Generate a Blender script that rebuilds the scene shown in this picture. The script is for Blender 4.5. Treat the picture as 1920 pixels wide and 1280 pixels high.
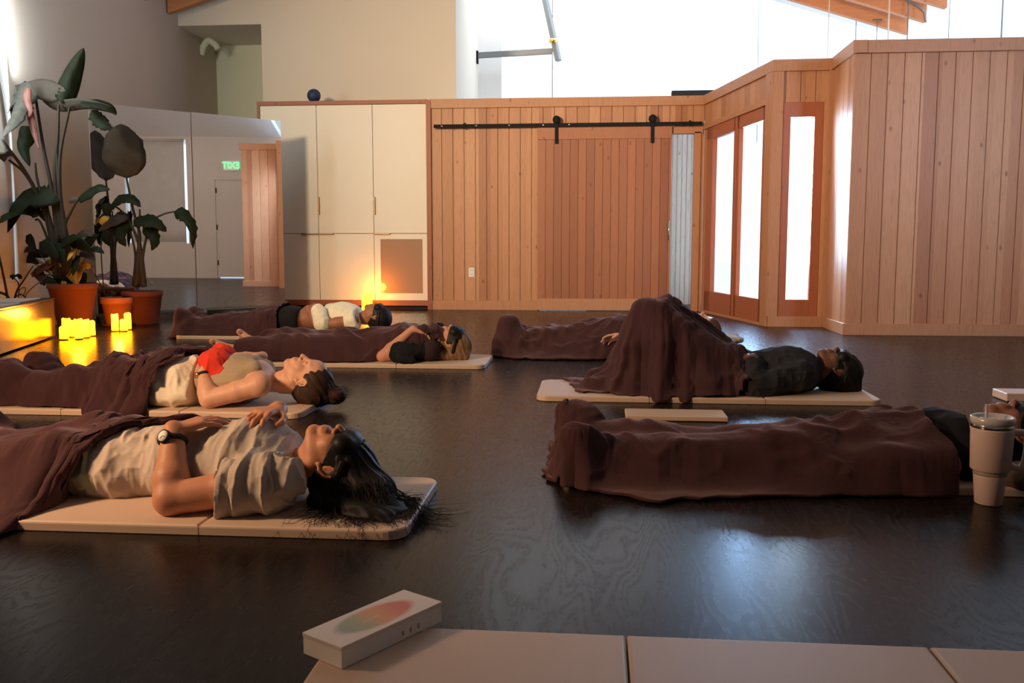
import bpy, bmesh, math, random
import numpy as np
from mathutils import Vector, Matrix, Euler, noise as mn

# ------------------------------------------------------------------ clear
for _o in list(bpy.data.objects):
    bpy.data.objects.remove(_o, do_unlink=True)
S = bpy.context.scene
C = S.collection
R_ = math.radians

# ------------------------------------------------------------------ camera
# room frame: X runs along the back wall (right +), Y into the room, Z up (metres); image taken as 1920x1280
FPX = 1720.0; TILT = R_(6.0); YAW = R_(5.0); CH = 0.8
cd = bpy.data.cameras.new('camera'); cam = bpy.data.objects.new('camera', cd); C.objects.link(cam)
cam.location = (0, 0, CH); cam.rotation_euler = (R_(90) - TILT, 0, YAW)
cd.sensor_width = 36; cd.lens = 36 * FPX / 1920; cd.clip_start = 0.05; cd.clip_end = 200
S.camera = cam

# ------------------------------------------------------------------ world
w = bpy.data.worlds.new('sky'); S.world = w; w.use_nodes = True
bg = w.node_tree.nodes['Background']
bg.inputs[0].default_value = (0.60, 0.78, 1.0, 1); bg.inputs[1].default_value = 2.2

# ------------------------------------------------------------------ exposure
S.view_settings.view_transform = 'Standard'; S.view_settings.look = 'None'
S.view_settings.exposure = 0.0; S.view_settings.gamma = 1.0
S.view_settings.use_curve_mapping = False

# ------------------------------------------------------------------ daylight at the openings, warm lamp and added fills
def area(name, loc, target, sx, sy, power, col=(1, 1, 1), spread=180):
    l = bpy.data.lights.new(name, 'AREA'); l.shape = 'RECTANGLE'; l.size = sx; l.size_y = sy
    l.energy = power; l.color = col; l.spread = R_(spread)
    o = bpy.data.objects.new(name, l); C.objects.link(o); o.location = loc
    o.rotation_euler = (Vector(target) - Vector(loc)).to_track_quat('-Z', 'Y').to_euler()
    return o
# skylight over the lofty space behind the wooden partition
area('skylight_daylight', (1.0, 13.6, 5.3), (1.0, 13.9, 0), 5.0, 1.6, 108, (1.0, 0.99, 0.96))
# window on the left wall (light leaks past its shade)
area('left_window_daylight', (-5.30, 7.75, 2.45), (-3.6, 11.3, 1.9), 0.25, 1.6, 26, (0.93, 1.0, 0.98))
# added fill lamps, no windows at these spots
area('front_fill', (-4.6, 0.8, 3.5), (-0.1, 11.3, 2.4), 0.9, 0.7, 108, (1.0, 0.76, 0.48), 58)  # unseen fill added to brighten the back wall and cabinet
area('right_wall_fill', (-5.2, 3.5, 3.2), (5.6, 6.4, 2.2), 1.6, 0.8, 44, (1.0, 0.84, 0.70), 58)  # unseen fill added to brighten the right wall in the mirrors
# light grazing the left wall past the top of the window shade
area('shade_gap_daylight', (-5.33, 8.2, 2.75), (-5.43, 9.6, 3.0), 0.06, 0.8, 3.0, (0.92, 1.0, 1.0), 120)
# warm lamp standing out of view to the left of the viewer
area('warm_floor_lamp', (-3.3, 1.7, 1.75), (-1.1, 4.0, 0.1), 0.45, 0.45, 47, (1.0, 0.60, 0.34), 105)
area('side_window_daylight', (5.3, 1.5, 3.0), (3.6, 8.4, 1.9), 1.6, 1.2, 33, (0.55, 0.74, 1.0), 44)
# daylight through the glazed doors
area('door_daylight', (1.88, 10.9, 2.0), (1.0, 7.4, 0.0), 0.5, 1.4, 110, (0.36, 0.62, 1.0), 100)
area('narrow_window_daylight', (1.93, 9.6, 1.35), (2.22, 8.3, 0.7), 0.25, 1.6, 80, (0.55, 0.76, 1.0))

# ------------------------------------------------------------------ helpers: pixels of the 1920x1280 frame -> room coordinates
_cy, _sy, _ct, _st = math.cos(YAW), math.sin(YAW), math.cos(TILT), math.sin(TILT)
def _ray(px, py):
    r = (px - 960) / FPX; u = (640 - py) / FPX
    X, Y, Z = r, _ct + u * _st, -_st + u * _ct
    return X * _cy - Y * _sy, X * _sy + Y * _cy, Z
def W(px, py, Y):
    d = _ray(px, py); k = Y / d[1]; return Vector((d[0] * k, Y, CH + d[2] * k))
def FL(px, py, z=0.0):
    d = _ray(px, py); k = (z - CH) / d[2]; return Vector((d[0] * k, d[1] * k, z))

# ------------------------------------------------------------------ helpers: tagging
def tag(o, label=None, cat=None, group=None, kind=None):
    if label: o['label'] = label
    if cat: o['category'] = cat
    if group: o['group'] = group
    if kind: o['kind'] = kind
    return o
def empty(name, loc, label, cat, group=None, rz=0):
    o = bpy.data.objects.new(name, None); C.objects.link(o); o.location = loc; o.rotation_euler = (0, 0, rz)
    o.empty_display_size = 0.1
    bpy.context.view_layer.update()
    return tag(o, label, cat, group)
def link(name, me, mat=None, parent=None, loc=None, label=None, world=False):
    o = bpy.data.objects.new(name, me); C.objects.link(o)
    if mat is not None: me.materials.append(mat)
    if parent is not None:
        o.parent = parent
        if world: # vertices are in room coordinates
            m = Matrix.Identity(4); p = parent
            while p is not None:
                m = Matrix.Translation(p.location) @ p.rotation_euler.to_matrix().to_4x4() @ m; p = p.parent
            me.transform(m.inverted())
    if loc is not None: o.location = loc
    if label: o['label'] = label
    return o
def centre(o):
    "move a top-level mesh's origin to the middle of its base"
    me = o.data; n = len(me.vertices); a = np.empty(n * 3, np.float32); me.vertices.foreach_get('co', a); a = a.reshape(-1, 3)
    c = Vector(((a[:, 0].min() + a[:, 0].max()) / 2, (a[:, 1].min() + a[:, 1].max()) / 2, a[:, 2].min()))
    me.transform(Matrix.Translation(-Vector(c))); o.location = Vector(o.location) + c
    return o
def mesh_np(name, V, Fq, smooth=True):
    me = bpy.data.meshes.new(name); V = np.asarray(V, np.float32); Fq = np.asarray(Fq, np.int32)
    me.vertices.add(len(V)); me.vertices.foreach_set('co', V.ravel())
    k = Fq.shape[1]
    me.loops.add(Fq.size); me.loops.foreach_set('vertex_index', Fq.ravel())
    me.polygons.add(len(Fq)); me.polygons.foreach_set('loop_start', np.arange(0, Fq.size, k, dtype=np.int32))
    me.polygons.foreach_set('loop_total', np.full(len(Fq), k, np.int32))
    if smooth: me.polygons.foreach_set('use_smooth', np.ones(len(Fq), bool))
    me.update(calc_edges=True); me.validate()
    return me
def bm_mesh(bm, name, smooth=False):
    bmesh.ops.recalc_face_normals(bm, faces=bm.faces)
    me = bpy.data.meshes.new(name); bm.to_mesh(me); bm.free()
    if smooth:
        for p in me.polygons: p.use_smooth = True
    return me
def box(bm, x0, x1, y0, y1, z0, z1, bev=0.0, M=None, seg=1):
    r = bmesh.ops.create_cube(bm, size=1.0)
    vs = r['verts']
    bmesh.ops.scale(bm, vec=(x1 - x0, y1 - y0, z1 - z0), verts=vs)
    bmesh.ops.translate(bm, vec=((x0 + x1) / 2, (y0 + y1) / 2, (z0 + z1) / 2), verts=vs)
    if bev > 0:
        es = list({e for v in vs for e in v.link_edges})
        g = bmesh.ops.bevel(bm, geom=es, offset=bev, segments=seg, affect='EDGES', profile=0.5)
        vs = list({v for f in g['faces'] for v in f.verts} | {v for v in vs if v.is_valid})
    if M is not None: bmesh.ops.transform(bm, matrix=M, verts=vs)
    return vs
def boxes(name, lst, mat, parent=None, bev=0.0, world=False, label=None, M=None):
    bm = bmesh.new()
    for b in lst: box(bm, *b, bev=bev, M=M)
    return link(name, bm_mesh(bm, name), mat, parent, world=world, label=label)
def tube_np(pts, rad, n=8, cap=True):
    P = np.array([tuple(p) for p in pts], float); m = len(P)
    r = np.full(m, rad, float) if np.isscalar(rad) else np.interp(np.linspace(0, 1, m), np.linspace(0, 1, len(rad)), rad)
    T = np.gradient(P, axis=0); T /= np.linalg.norm(T, axis=1)[:, None] + 1e-9
    up = np.array([0, 0, 1.0]) if abs(T[0, 2]) < 0.9 else np.array([1.0, 0, 0])
    N = np.cross(T[0], up); N /= np.linalg.norm(N); V = []
    for i in range(m):
        N = N - T[i] * N.dot(T[i]); N /= np.linalg.norm(N) + 1e-9; B = np.cross(T[i], N)
        a = np.arange(n) * 2 * math.pi / n
        V.append(P[i] + r[i] * (np.cos(a)[:, None] * N + np.sin(a)[:, None] * B))
    V = np.vstack(V); F = []
    for i in range(m - 1):
        for j in range(n):
            F.append((i * n + j, i * n + (j + 1) % n, (i + 1) * n + (j + 1) % n, (i + 1) * n + j))
    if cap:
        V = np.vstack([V, P[0], P[-1]])
        for j in range(n):
            F.append((len(V) - 2, (j + 1) % n, j, j)); F.append((len(V) - 1, (m - 1) * n + j, (m - 1) * n + (j + 1) % n, (m - 1) * n + (j + 1) % n))
    return V, F
def tubes_mesh(name, lst, n=8):
    me = bpy.data.meshes.new(name); VV = []; FF = []; o = 0
    for pts, rad in lst:
        V, F = tube_np(pts, rad, n); VV.append(V)
        for f in F:
            g = tuple(dict.fromkeys(i + o for i in f)); FF.append(g)
        o += len(V)
    me.from_pydata(np.vstack(VV).tolist(), [], FF)
    for p in me.polygons: p.use_smooth = True
    me.update(); return me
def spline(pts, n=16):
    P = np.array([tuple(p) for p in pts], float); m = len(P)
    if m == 2: return P[0] + (P[1] - P[0]) * np.linspace(0, 1, n)[:, None]
    Q = np.vstack([2 * P[0] - P[1], P, 2 * P[-1] - P[-2]]); out = []
    for t in np.linspace(0, m - 1 - 1e-6, n):
        i = int(t); f = t - i; p0, p1, p2, p3 = Q[i:i + 4]
        out.append(0.5 * ((2 * p1) + (-p0 + p2) * f + (2 * p0 - 5 * p1 + 4 * p2 - p3) * f * f + (-p0 + 3 * p1 - 3 * p2 + p3) * f ** 3))
    return np.array(out)
def lathe(name, prof, n=48, smooth=True):
    V = []; F = []; m = len(prof)
    for r, z in prof:
        for j in range(n):
            a = 2 * math.pi * j / n; V.append((max(r, 1e-5) * math.cos(a), max(r, 1e-5) * math.sin(a), z))
    for i in range(m - 1):
        for j in range(n):
            F.append((i * n + j, i * n + (j + 1) % n, (i + 1) * n + (j + 1) % n, (i + 1) * n + j))
    me = bpy.data.meshes.new(name); me.from_pydata(V, [], F)
    for p in me.polygons: p.use_smooth = smooth
    bm = bmesh.new(); bm.from_mesh(me); bmesh.ops.remove_doubles(bm, verts=bm.verts, dist=1e-4)
    bmesh.ops.recalc_face_normals(bm, faces=bm.faces); bm.to_mesh(me); bm.free()
    return me

# ------------------------------------------------------------------ materials
class NT:
    def __init__(s, name):
        s.m = bpy.data.materials.new(name); s.m.use_nodes = True; s.t = s.m.node_tree; s.b = s.t.nodes['Principled BSDF']
    def n(s, ty, **kw):
        x = s.t.nodes.new(ty)
        for k, v in kw.items():
            if k.startswith('i_'): x.inputs[k[2:].replace('_', ' ')].default_value = v
            else: setattr(x, k, v)
        return x
    def l(s, a, b): s.t.links.new(a, b)
    def math(s, op, a, b=None, c=None):
        x = s.n('ShaderNodeMath', operation=op)
        for i, v in enumerate((a, b, c)):
            if v is None: continue
            if isinstance(v, (int, float)): x.inputs[i].default_value = v
            else: s.l(v, x.inputs[i])
        return x.outputs[0]
    def ramp(s, fac, stops):
        x = s.n('ShaderNodeValToRGB'); e = x.color_ramp.elements
        while len(e) < len(stops): e.new(0.5)
        for i, (p, c) in enumerate(stops): e[i].position = p; e[i].color = (*c, 1)
        s.l(fac, x.inputs[0]); return x.outputs[0]
    def mix(s, fac, a, b, mode='MIX'):
        x = s.n('ShaderNodeMix', data_type='RGBA', blend_type=mode)
        for sock, v in ((x.inputs[0], fac), (x.inputs[6], a), (x.inputs[7], b)):
            if isinstance(v, (int, float)): sock.default_value = v
            elif isinstance(v, tuple): sock.default_value = (*v, 1)
            else: s.l(v, sock)
        return x.outputs[2]
    def coords(s, scale=(1, 1, 1)):
        tc = s.n('ShaderNodeTexCoord'); mp = s.n('ShaderNodeMapping'); mp.inputs['Scale'].default_value = scale
        s.l(tc.outputs['Object'], mp.inputs[0]); return mp.outputs[0], tc
    def bump(s, h, strength=0.3, dist=0.01):
        x = s.n('ShaderNodeBump'); x.inputs['Strength'].default_value = strength; x.inputs['Distance'].default_value = dist
        s.l(h, x.inputs['Height']); s.l(x.outputs[0], s.b.inputs['Normal']); return x
    def noise(s, vec, scale, detail=3, rough=0.5, dist=0.0):
        x = s.n('ShaderNodeTexNoise'); x.inputs['Scale'].default_value = scale; x.inputs['Detail'].default_value = detail
        x.inputs['Roughness'].default_value = rough; x.inputs['Distortion'].default_value = dist
        if vec is not None: s.l(vec, x.inputs['Vector'])
        return x.outputs[0]
def pbr(name, col, rough=0.6, metal=0.0, var=0.06, vscale=4.0, bump=0.0, bscale=60, spec=0.5, sheen=0.0, sheen_col=(1, 1, 1), emit=None, es=0.0, coat=0.0, sss=0.0, trans=0.0):
    m = NT(name); v, tc = m.coords()
    f = m.noise(v, vscale, 4)
    c = m.ramp(f, [(0.25, tuple(x * (1 - var) for x in col)), (0.75, tuple(min(1, x * (1 + var)) for x in col))])
    m.l(c, m.b.inputs['Base Color']); b = m.b.inputs
    b['Roughness'].default_value = rough; b['Metallic'].default_value = metal; b['Specular IOR Level'].default_value = spec
    if sheen: b['Sheen Weight'].default_value = sheen; b['Sheen Roughness'].default_value = 0.5; b['Sheen Tint'].default_value = (*sheen_col, 1)
    if coat: b['Coat Weight'].default_value = coat
    if sss: b['Subsurface Weight'].default_value = sss; b['Subsurface Radius'].default_value = (0.012, 0.004, 0.002); b['Subsurface Scale'].default_value = 1.0
    if trans: b['Transmission Weight'].default_value = trans
    if emit: b['Emission Color'].default_value = (*emit, 1); b['Emission Strength'].default_value = es
    if bump: m.bump(m.noise(v, bscale, 4), bump, 0.004)
    return m.m
def wood_boards(name, width, cols, x0=0.0, rough=0.45, grain=(9, 9, 0.7)):
    "boards run up along local Z, width along local X"
    m = NT(name); tc = m.n('ShaderNodeTexCoord'); sp = m.n('ShaderNodeSeparateXYZ'); m.l(tc.outputs['Object'], sp.inputs[0])
    idx = m.math('FLOOR', m.math('DIVIDE', m.math('SUBTRACT', sp.outputs[0], x0), width))
    wn = m.n('ShaderNodeTexWhiteNoise', noise_dimensions='1D'); m.l(idx, wn.inputs['W'])
    base = m.ramp(wn.outputs[0], [(i / (len(cols) - 1), c) for i, c in enumerate(cols)])
    off = m.n('ShaderNodeCombineXYZ'); m.l(m.math('MULTIPLY', idx, 3.17), off.inputs[2]); m.l(m.math('MULTIPLY', idx, 1.7), off.inputs[1])
    va = m.n('ShaderNodeVectorMath', operation='ADD'); m.l(tc.outputs['Object'], va.inputs[0]); m.l(off.outputs[0], va.inputs[1])
    mp = m.n('ShaderNodeMapping'); mp.inputs['Scale'].default_value = grain; m.l(va.outputs[0], mp.inputs[0])
    g = m.noise(mp.outputs[0], 6.0, 6, 0.6, 0.6)
    c1 = m.mix(m.math('MULTIPLY', m.math('ABSOLUTE', m.math('SUBTRACT', g, 0.5)), 1.6), base, (0.16, 0.065, 0.03), 'MIX')
    mp2 = m.n('ShaderNodeMapping'); mp2.inputs['Scale'].default_value = (1.0, 1.0, 0.55); m.l(va.outputs[0], mp2.inputs[0])
    vo = m.n('ShaderNodeTexVoronoi', feature='F1'); vo.inputs['Scale'].default_value = 9.0; m.l(mp2.outputs[0], vo.inputs['Vector'])
    k = m.ramp(vo.outputs['Distance'], [(0.03, (1, 1, 1)), (0.16, (0, 0, 0))])
    sepc = m.n('ShaderNodeSeparateColor'); m.l(vo.outputs['Color'], sepc.inputs[0])
    kk = m.math('MULTIPLY', k, m.math('GREATER_THAN', sepc.outputs[0], 0.55))
    c2 = m.mix(m.math('MULTIPLY', kk, 0.75), c1, (0.10, 0.035, 0.015))
    m.l(c2, m.b.inputs['Base Color']); m.b.inputs['Roughness'].default_value = rough
    m.bump(g, 0.12, 0.003)
    return m.m

MTILT = 0.25   # degrees the mirrors lean forward
CE = (5.0, 9.0, 5.0)   # candle light power: platform cluster, small-pot cluster, cabinet pair
MAT = {}
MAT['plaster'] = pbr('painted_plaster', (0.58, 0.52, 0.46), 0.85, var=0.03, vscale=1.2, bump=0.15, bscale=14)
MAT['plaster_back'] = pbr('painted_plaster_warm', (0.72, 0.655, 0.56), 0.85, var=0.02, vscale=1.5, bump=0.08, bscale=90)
MAT['white'] = pbr('white_paint', (0.93, 0.93, 0.92), 0.8, var=0.01)
MAT['niche'] = pbr('niche_greenish_light', (0.80, 0.80, 0.62), 0.8, var=0.01)  # greenish-yellow light of the niche is put into this colour
MAT['cab'] = pbr('cream_laminate', (0.80, 0.75, 0.66), 0.55, var=0.015, bump=0.03, bscale=200)
MAT['redwood'] = wood_boards('red_cedar_trim', 5.0, [(0.34, 0.12, 0.055), (0.40, 0.15, 0.07)], rough=0.5)
MAT['cab_frame'] = wood_boards('cabinet_frame_wood', 5.0, [(0.30, 0.085, 0.035), (0.34, 0.10, 0.045)], rough=0.5)
MAT['door_wood'] = wood_boards('door_fir', 5.0, [(0.36, 0.10, 0.045), (0.40, 0.125, 0.06)], rough=0.4)
CED = [(0.38, 0.155, 0.072), (0.50, 0.24, 0.12), (0.43, 0.185, 0.088), (0.56, 0.285, 0.15), (0.47, 0.21, 0.105)]
MAT['cedar'] = wood_boards('cedar_boards', 0.1475, CED, rough=0.5)
MAT['cedar_trim'] = wood_boards('cedar_trim_board', 5.0, [(0.44, 0.20, 0.10), (0.48, 0.23, 0.12)], rough=0.5)
MAT['barn'] = wood_boards('cedar_door_boards', 0.098, [(0.30, 0.10, 0.045), (0.38, 0.14, 0.065), (0.34, 0.12, 0.055), (0.27, 0.092, 0.045)], rough=0.5)
MAT['pale_boards'] = wood_boards('pale_boards', 0.1, [(0.62, 0.56, 0.46), (0.72, 0.66, 0.56), (0.56, 0.50, 0.41)], rough=0.35)
MAT['pine'] = wood_boards('rafter_wood', 5.0, [(0.62, 0.24, 0.09), (0.66, 0.27, 0.11)], rough=0.6, grain=(0.7, 9, 9))
MAT['black_metal'] = pbr('black_metal', (0.008, 0.008, 0.009), 0.7, 0.0, spec=0.2)
MAT['steel'] = pbr('galvanised_steel', (0.26, 0.28, 0.30), 0.5, 0.7)
MAT['brass'] = pbr('bronze_handle', (0.30, 0.20, 0.12), 0.35, 0.9)
MAT['chrome'] = pbr('chrome', (0.8, 0.8, 0.8), 0.15, 1.0)
MAT['gold'] = pbr('gold', (0.9, 0.6, 0.2), 0.25, 1.0)
MAT['mirror'] = pbr('mirror_silver', (0.80, 0.80, 0.82), 0.012, 1.0, var=0.0)
MAT['black'] = pbr('matte_black', (0.01, 0.01, 0.011), 0.7)
MAT['gloss_black'] = pbr('glossy_dark_lacquer', (0.02, 0.02, 0.024), 0.20, 0.0, spec=0.35)
MAT['paper'] = pbr('white_paper', (0.78, 0.76, 0.72), 0.7)
MAT['plastic_white'] = pbr('white_plastic', (0.75, 0.73, 0.70), 0.4)
MAT['blue'] = pbr('dark_blue_rubber', (0.012, 0.03, 0.10), 0.6)
MAT['shade'] = pbr('roller_shade_fabric', (0.50, 0.47, 0.44), 0.9, bump=0.1, bscale=200)
MAT['shade2'] = pbr('pale_blue_foam', (0.10, 0.18, 0.42), 0.8)
MAT['candle'] = pbr('glowing_wax', (0.9, 0.6, 0.25), 0.5, var=0.0, emit=(1.0, 0.30, 0.002), es=20.0)
MAT['candle_base'] = pbr('candle_plastic_base', (0.35, 0.12, 0.03), 0.5)
MAT['terracotta'] = pbr('terracotta', (0.12, 0.028, 0.014), 0.85, var=0.15, vscale=6, bump=0.15, bscale=40)  # shade on the larger pots is put into this darker tone
MAT['terracotta_lit'] = pbr('candlelit_terracotta', (0.42, 0.13, 0.055), 0.7, var=0.1, vscale=6, bump=0.1, bscale=40)  # candle glow on the small pot is put into this brighter tone
MAT['soil'] = pbr('dark_soil', (0.02, 0.014, 0.01), 0.95, bump=0.8, bscale=60)
MAT['leaf'] = pbr('dark_leaf', (0.009, 0.014, 0.005), 0.6, var=0.35, vscale=9, spec=0.1)
MAT['leaf_under'] = pbr('brown_green_leaf', (0.028, 0.020, 0.010), 0.7, var=0.35, vscale=7)
MAT['leaf_yellow_lit'] = pbr('candlelit_yellow_leaf', (0.50, 0.30, 0.035), 0.45, var=0.4, vscale=14)  # yellow leaf, brightened to hold the glow of the candles below
MAT['leaf_red'] = pbr('reddish_leaf', (0.12, 0.035, 0.025), 0.5, var=0.4, vscale=12)
MAT['leaf_pale'] = pbr('pale_backed_leaf', (0.05, 0.05, 0.038), 0.7, var=0.5, vscale=12)
MAT['stem'] = pbr('plant_stem', (0.016, 0.012, 0.006), 0.7, var=0.3)
MAT['mat'] = pbr('cream_foam_vinyl', (0.60, 0.45, 0.34), 0.55, var=0.03, bump=0.06, bscale=300)
MAT['tumbler'] = pbr('tumbler_powder_coat', (0.70, 0.52, 0.44), 0.5, var=0.02)
MAT['lid'] = pbr('tumbler_clear_lid', (0.62, 0.58, 0.56), 0.2, var=0.02, spec=0.7)
MAT['tan_rubber'] = pbr('tumbler_groove', (0.36, 0.27, 0.19), 0.5)

def glassmat(name, tint=(1, 1, 1), rough=0.0):
    m = NT(name); t = m.t; t.nodes.remove(m.b); out = [n for n in t.nodes if n.type == 'OUTPUT_MATERIAL'][0]
    tr = m.n('ShaderNodeBsdfTransparent'); tr.inputs[0].default_value = (*tint, 1)
    gl = m.n('ShaderNodeBsdfGlossy'); gl.inputs['Roughness'].default_value = rough
    lw = m.n('ShaderNodeLayerWeight'); lw.inputs[0].default_value = 0.5; mx = m.n('ShaderNodeMixShader')
    m.l(m.math('ADD', m.math('MULTIPLY', m.math('POWER', lw.outputs['Facing'], 5.0), 0.6), 0.04), mx.inputs[0]); m.l(tr.outputs[0], mx.inputs[1]); m.l(gl.outputs[0], mx.inputs[2]); m.l(mx.outputs[0], out.inputs[0])
    return m.m
MAT['glass'] = glassmat('window_glass', (0.97, 0.99, 1.0))
MAT['bulb_glass'] = glassmat('clear_bulb_glass', (0.93, 0.95, 0.96))
MAT['inset'] = pbr('cabinet_glass_panel', (0.42, 0.25, 0.17), 0.12, var=0.05, vscale=1.0, spec=0.7)

def floor_mat():
    m = NT('dark_stained_plywood_floor'); tc = m.n('ShaderNodeTexCoord'); sp = m.n('ShaderNodeSeparateXYZ'); m.l(tc.outputs['Object'], sp.inputs[0])
    # plywood sheets 1.22 x 2.44, staggered
    ix = m.math('FLOOR', m.math('DIVIDE', m.math('ADD', sp.outputs[0], 0.86), 1.22))
    yy = m.math('ADD', sp.outputs[1], m.math('MULTIPLY', m.math('MODULO', m.math('ABSOLUTE', ix), 2.0), 1.22))
    iy = m.math('FLOOR', m.math('DIVIDE', m.math('SUBTRACT', yy, 1.245), 2.44))
    fx = m.math('FRACT', m.math('DIVIDE', m.math('ADD', sp.outputs[0], 0.86), 1.22)); fy = m.math('FRACT', m.math('DIVIDE', m.math('SUBTRACT', yy, 1.245), 2.44))
    gx = m.math('LESS_THAN', m.math('ABSOLUTE', m.math('SUBTRACT', fx, 0.5)), 0.4985); gy = m.math('LESS_THAN', m.math('ABSOLUTE', m.math('SUBTRACT', fy, 0.5)), 0.4993)
    gap = m.math('SUBTRACT', 1.0, m.math('MULTIPLY', gx, gy))
    cb = m.n('ShaderNodeCombineXYZ'); m.l(ix, cb.inputs[0]); m.l(iy, cb.inputs[1])
    wn = m.n('ShaderNodeTexWhiteNoise', noise_dimensions='3D'); m.l(cb.outputs[0], wn.inputs['Vector'])
    va = m.n('ShaderNodeVectorMath', operation='ADD'); m.l(tc.outputs['Object'], va.inputs[0])
    sc = m.n('ShaderNodeVectorMath', operation='SCALE'); sc.inputs['Scale'].default_value = 17.0; m.l(wn.outputs['Color'], sc.inputs[0]); m.l(sc.outputs[0], va.inputs[1])
    mp = m.n('ShaderNodeMapping'); mp.inputs['Scale'].default_value = (3.2, 0.75, 1); m.l(va.outputs[0], mp.inputs[0])
    n1 = m.noise(mp.outputs[0], 1.6, 2, 0.5, 0.3)
    rings = m.math('SINE', m.math('MULTIPLY', n1, 130.0))
    fine = m.noise(mp.outputs[0], 40, 4, 0.6)
    base = m.ramp(wn.outputs[0], [(0.0, (0.009, 0.006, 0.005)), (1.0, (0.016, 0.011, 0.009))])
    c = m.mix(m.math('MULTIPLY', m.math('ADD', rings, 1.0), 0.05), base, (0.04, 0.03, 0.024))
    c = m.mix(gap, c, (0.003, 0.002, 0.002)); m.l(c, m.b.inputs['Base Color'])
    r = m.math('ADD', m.math('MULTIPLY', fine, 0.12), 0.20); m.l(m.math('ADD', r, m.math('MULTIPLY', rings, 0.02)), m.b.inputs['Roughness'])
    m.b.inputs['Specular IOR Level'].default_value = 0.09
    h = m.math('ADD', m.math('MULTIPLY', rings, 0.06), m.math('MULTIPLY', gap, -3.0)); h = m.math('ADD', h, m.math('MULTIPLY', fine, 0.5))
    m.bump(h, 0.075, 0.0025)
    return m.m
MAT['floor'] = floor_mat()

def fleece(name, col):
    m = NT(name); v, tc = m.coords(); f = m.noise(v, 5, 5, 0.6); c = m.ramp(f, [(0.3, tuple(x * 0.85 for x in col)), (0.7, tuple(x * 1.12 for x in col))])
    m.l(c, m.b.inputs['Base Color']); b = m.b.inputs; b['Roughness'].default_value = 1.0; b['Specular IOR Level'].default_value = 0.1
    b['Sheen Weight'].default_value = 0.35; b['Sheen Roughness'].default_value = 0.45; b['Sheen Tint'].default_value = (0.75, 0.5, 0.5, 1)
    m.bump(m.noise(v, 260, 3, 0.7), 0.35, 0.003); return m.m
MAT['blanket'] = fleece('burgundy_fleece', (0.056, 0.025, 0.027))
def cloth(name, col, bump=0.25, rough=0.9):
    m = NT(name); v, tc = m.coords(); f = m.noise(v, 12, 5, 0.6); c = m.ramp(f, [(0.3, tuple(x * 0.93 for x in col)), (0.7, tuple(min(1, x * 1.05) for x in col))])
    m.l(c, m.b.inputs['Base Color']); m.b.inputs['Roughness'].default_value = rough; m.b.inputs['Specular IOR Level'].default_value = 0.2
    m.bump(m.noise(v, 420, 2, 0.6), bump, 0.002); return m.m
def skin(name, col): return pbr(name, col, 0.52, var=0.10, vscale=18, bump=0.08, bscale=140, spec=0.4, sss=0.08)
def hairmat(name, col):
    m = NT(name); v, tc = m.coords((1, 1, 1)); f = m.noise(v, 40, 4); c = m.ramp(f, [(0.3, tuple(x * 0.7 for x in col)), (0.7, tuple(x * 1.4 for x in col))])
    m.l(c, m.b.inputs['Base Color']); m.b.inputs['Roughness'].default_value = 0.6; m.b.inputs['Specular IOR Level'].default_value = 0.2; return m.m

# =================================================================== ROOM
def struct(o): o['kind'] = 'structure'; return o
XL, XR, YF = -5.41, 5.6, -3.0
PT = 2.56      # height of the wooden partition
struct(boxes('floor', [(XL - 0.3, XR + 0.3, YF - 0.3, 16.2, -0.12, 0.0)], MAT['floor']))
# left wall with a tall shaded window (opening 6.2..8.27)
WY0, WY1, WZ0, WZ1 = 6.3, 8.27, 0.45, 3.25
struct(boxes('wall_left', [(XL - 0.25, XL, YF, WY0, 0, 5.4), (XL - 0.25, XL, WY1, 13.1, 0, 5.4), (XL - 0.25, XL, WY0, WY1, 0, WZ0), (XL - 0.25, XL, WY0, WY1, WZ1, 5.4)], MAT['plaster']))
def shade(loc_x, y0, y1, z0, z1, label, tilt=0.0, nx=1):
    t = empty('roller_shade', (loc_x, (y0 + y1) / 2, z0), label, 'shade')
    me = bpy.data.meshes.new('fabric'); V = []; F = []; n = 24; L = y1 - y0
    for i in range(n + 1):
        for j in (0, 1, 2, 3, 4, 5, 6, 7, 8):
            fz = j / 8; yy = -L / 2 + L * i / n
            edge = (abs(i / n - 0.5) * 2) ** 4
            V.append((nx * (0.02 * edge * math.sin(fz * 3.1) + 0.004 * math.sin(i * 0.9)), yy - (yy > 0) * (yy / (L / 2)) * tilt * max(0.0, fz - 0.45) ** 1.3, fz * (z1 - z0)))
    for i in range(n):
        for j in range(8):
            F.append((i * 9 + j, (i + 1) * 9 + j, (i + 1) * 9 + j + 1, i * 9 + j + 1))
    me.from_pydata(V, [], F)
    for p in me.polygons: p.use_smooth = True
    o = link('shade_fabric', me, MAT['shade'], t); so = o.modifiers.new('s', 'SOLIDIFY'); so.thickness = 0.003
    rl = link('roller_tube', tubes_mesh('r', [([(0, -L / 2, z1 - z0), (0, L / 2, z1 - z0)], 0.03)], 12), MAT['shade'], t)
    bb = boxes('bottom_bar', [(-0.012, 0.012, -L / 2, L / 2, -0.03, 0.01)], MAT['shade'], t)
    return t
shade(XL - 0.03, WY0 + 0.02, WY1 - 0.018, WZ0 + 0.03, WZ1 - 0.06, 'pale roller shade pulled down over the tall window at the left wall', tilt=0.62)
# upper beige wall, header and niche
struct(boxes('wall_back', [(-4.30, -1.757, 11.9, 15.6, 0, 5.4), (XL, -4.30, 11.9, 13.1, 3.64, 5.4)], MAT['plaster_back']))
struct(boxes('wall_niche', [(XL - 0.2, -4.30, 13.1, 13.3, 0, 5.4)], MAT['niche']))
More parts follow.
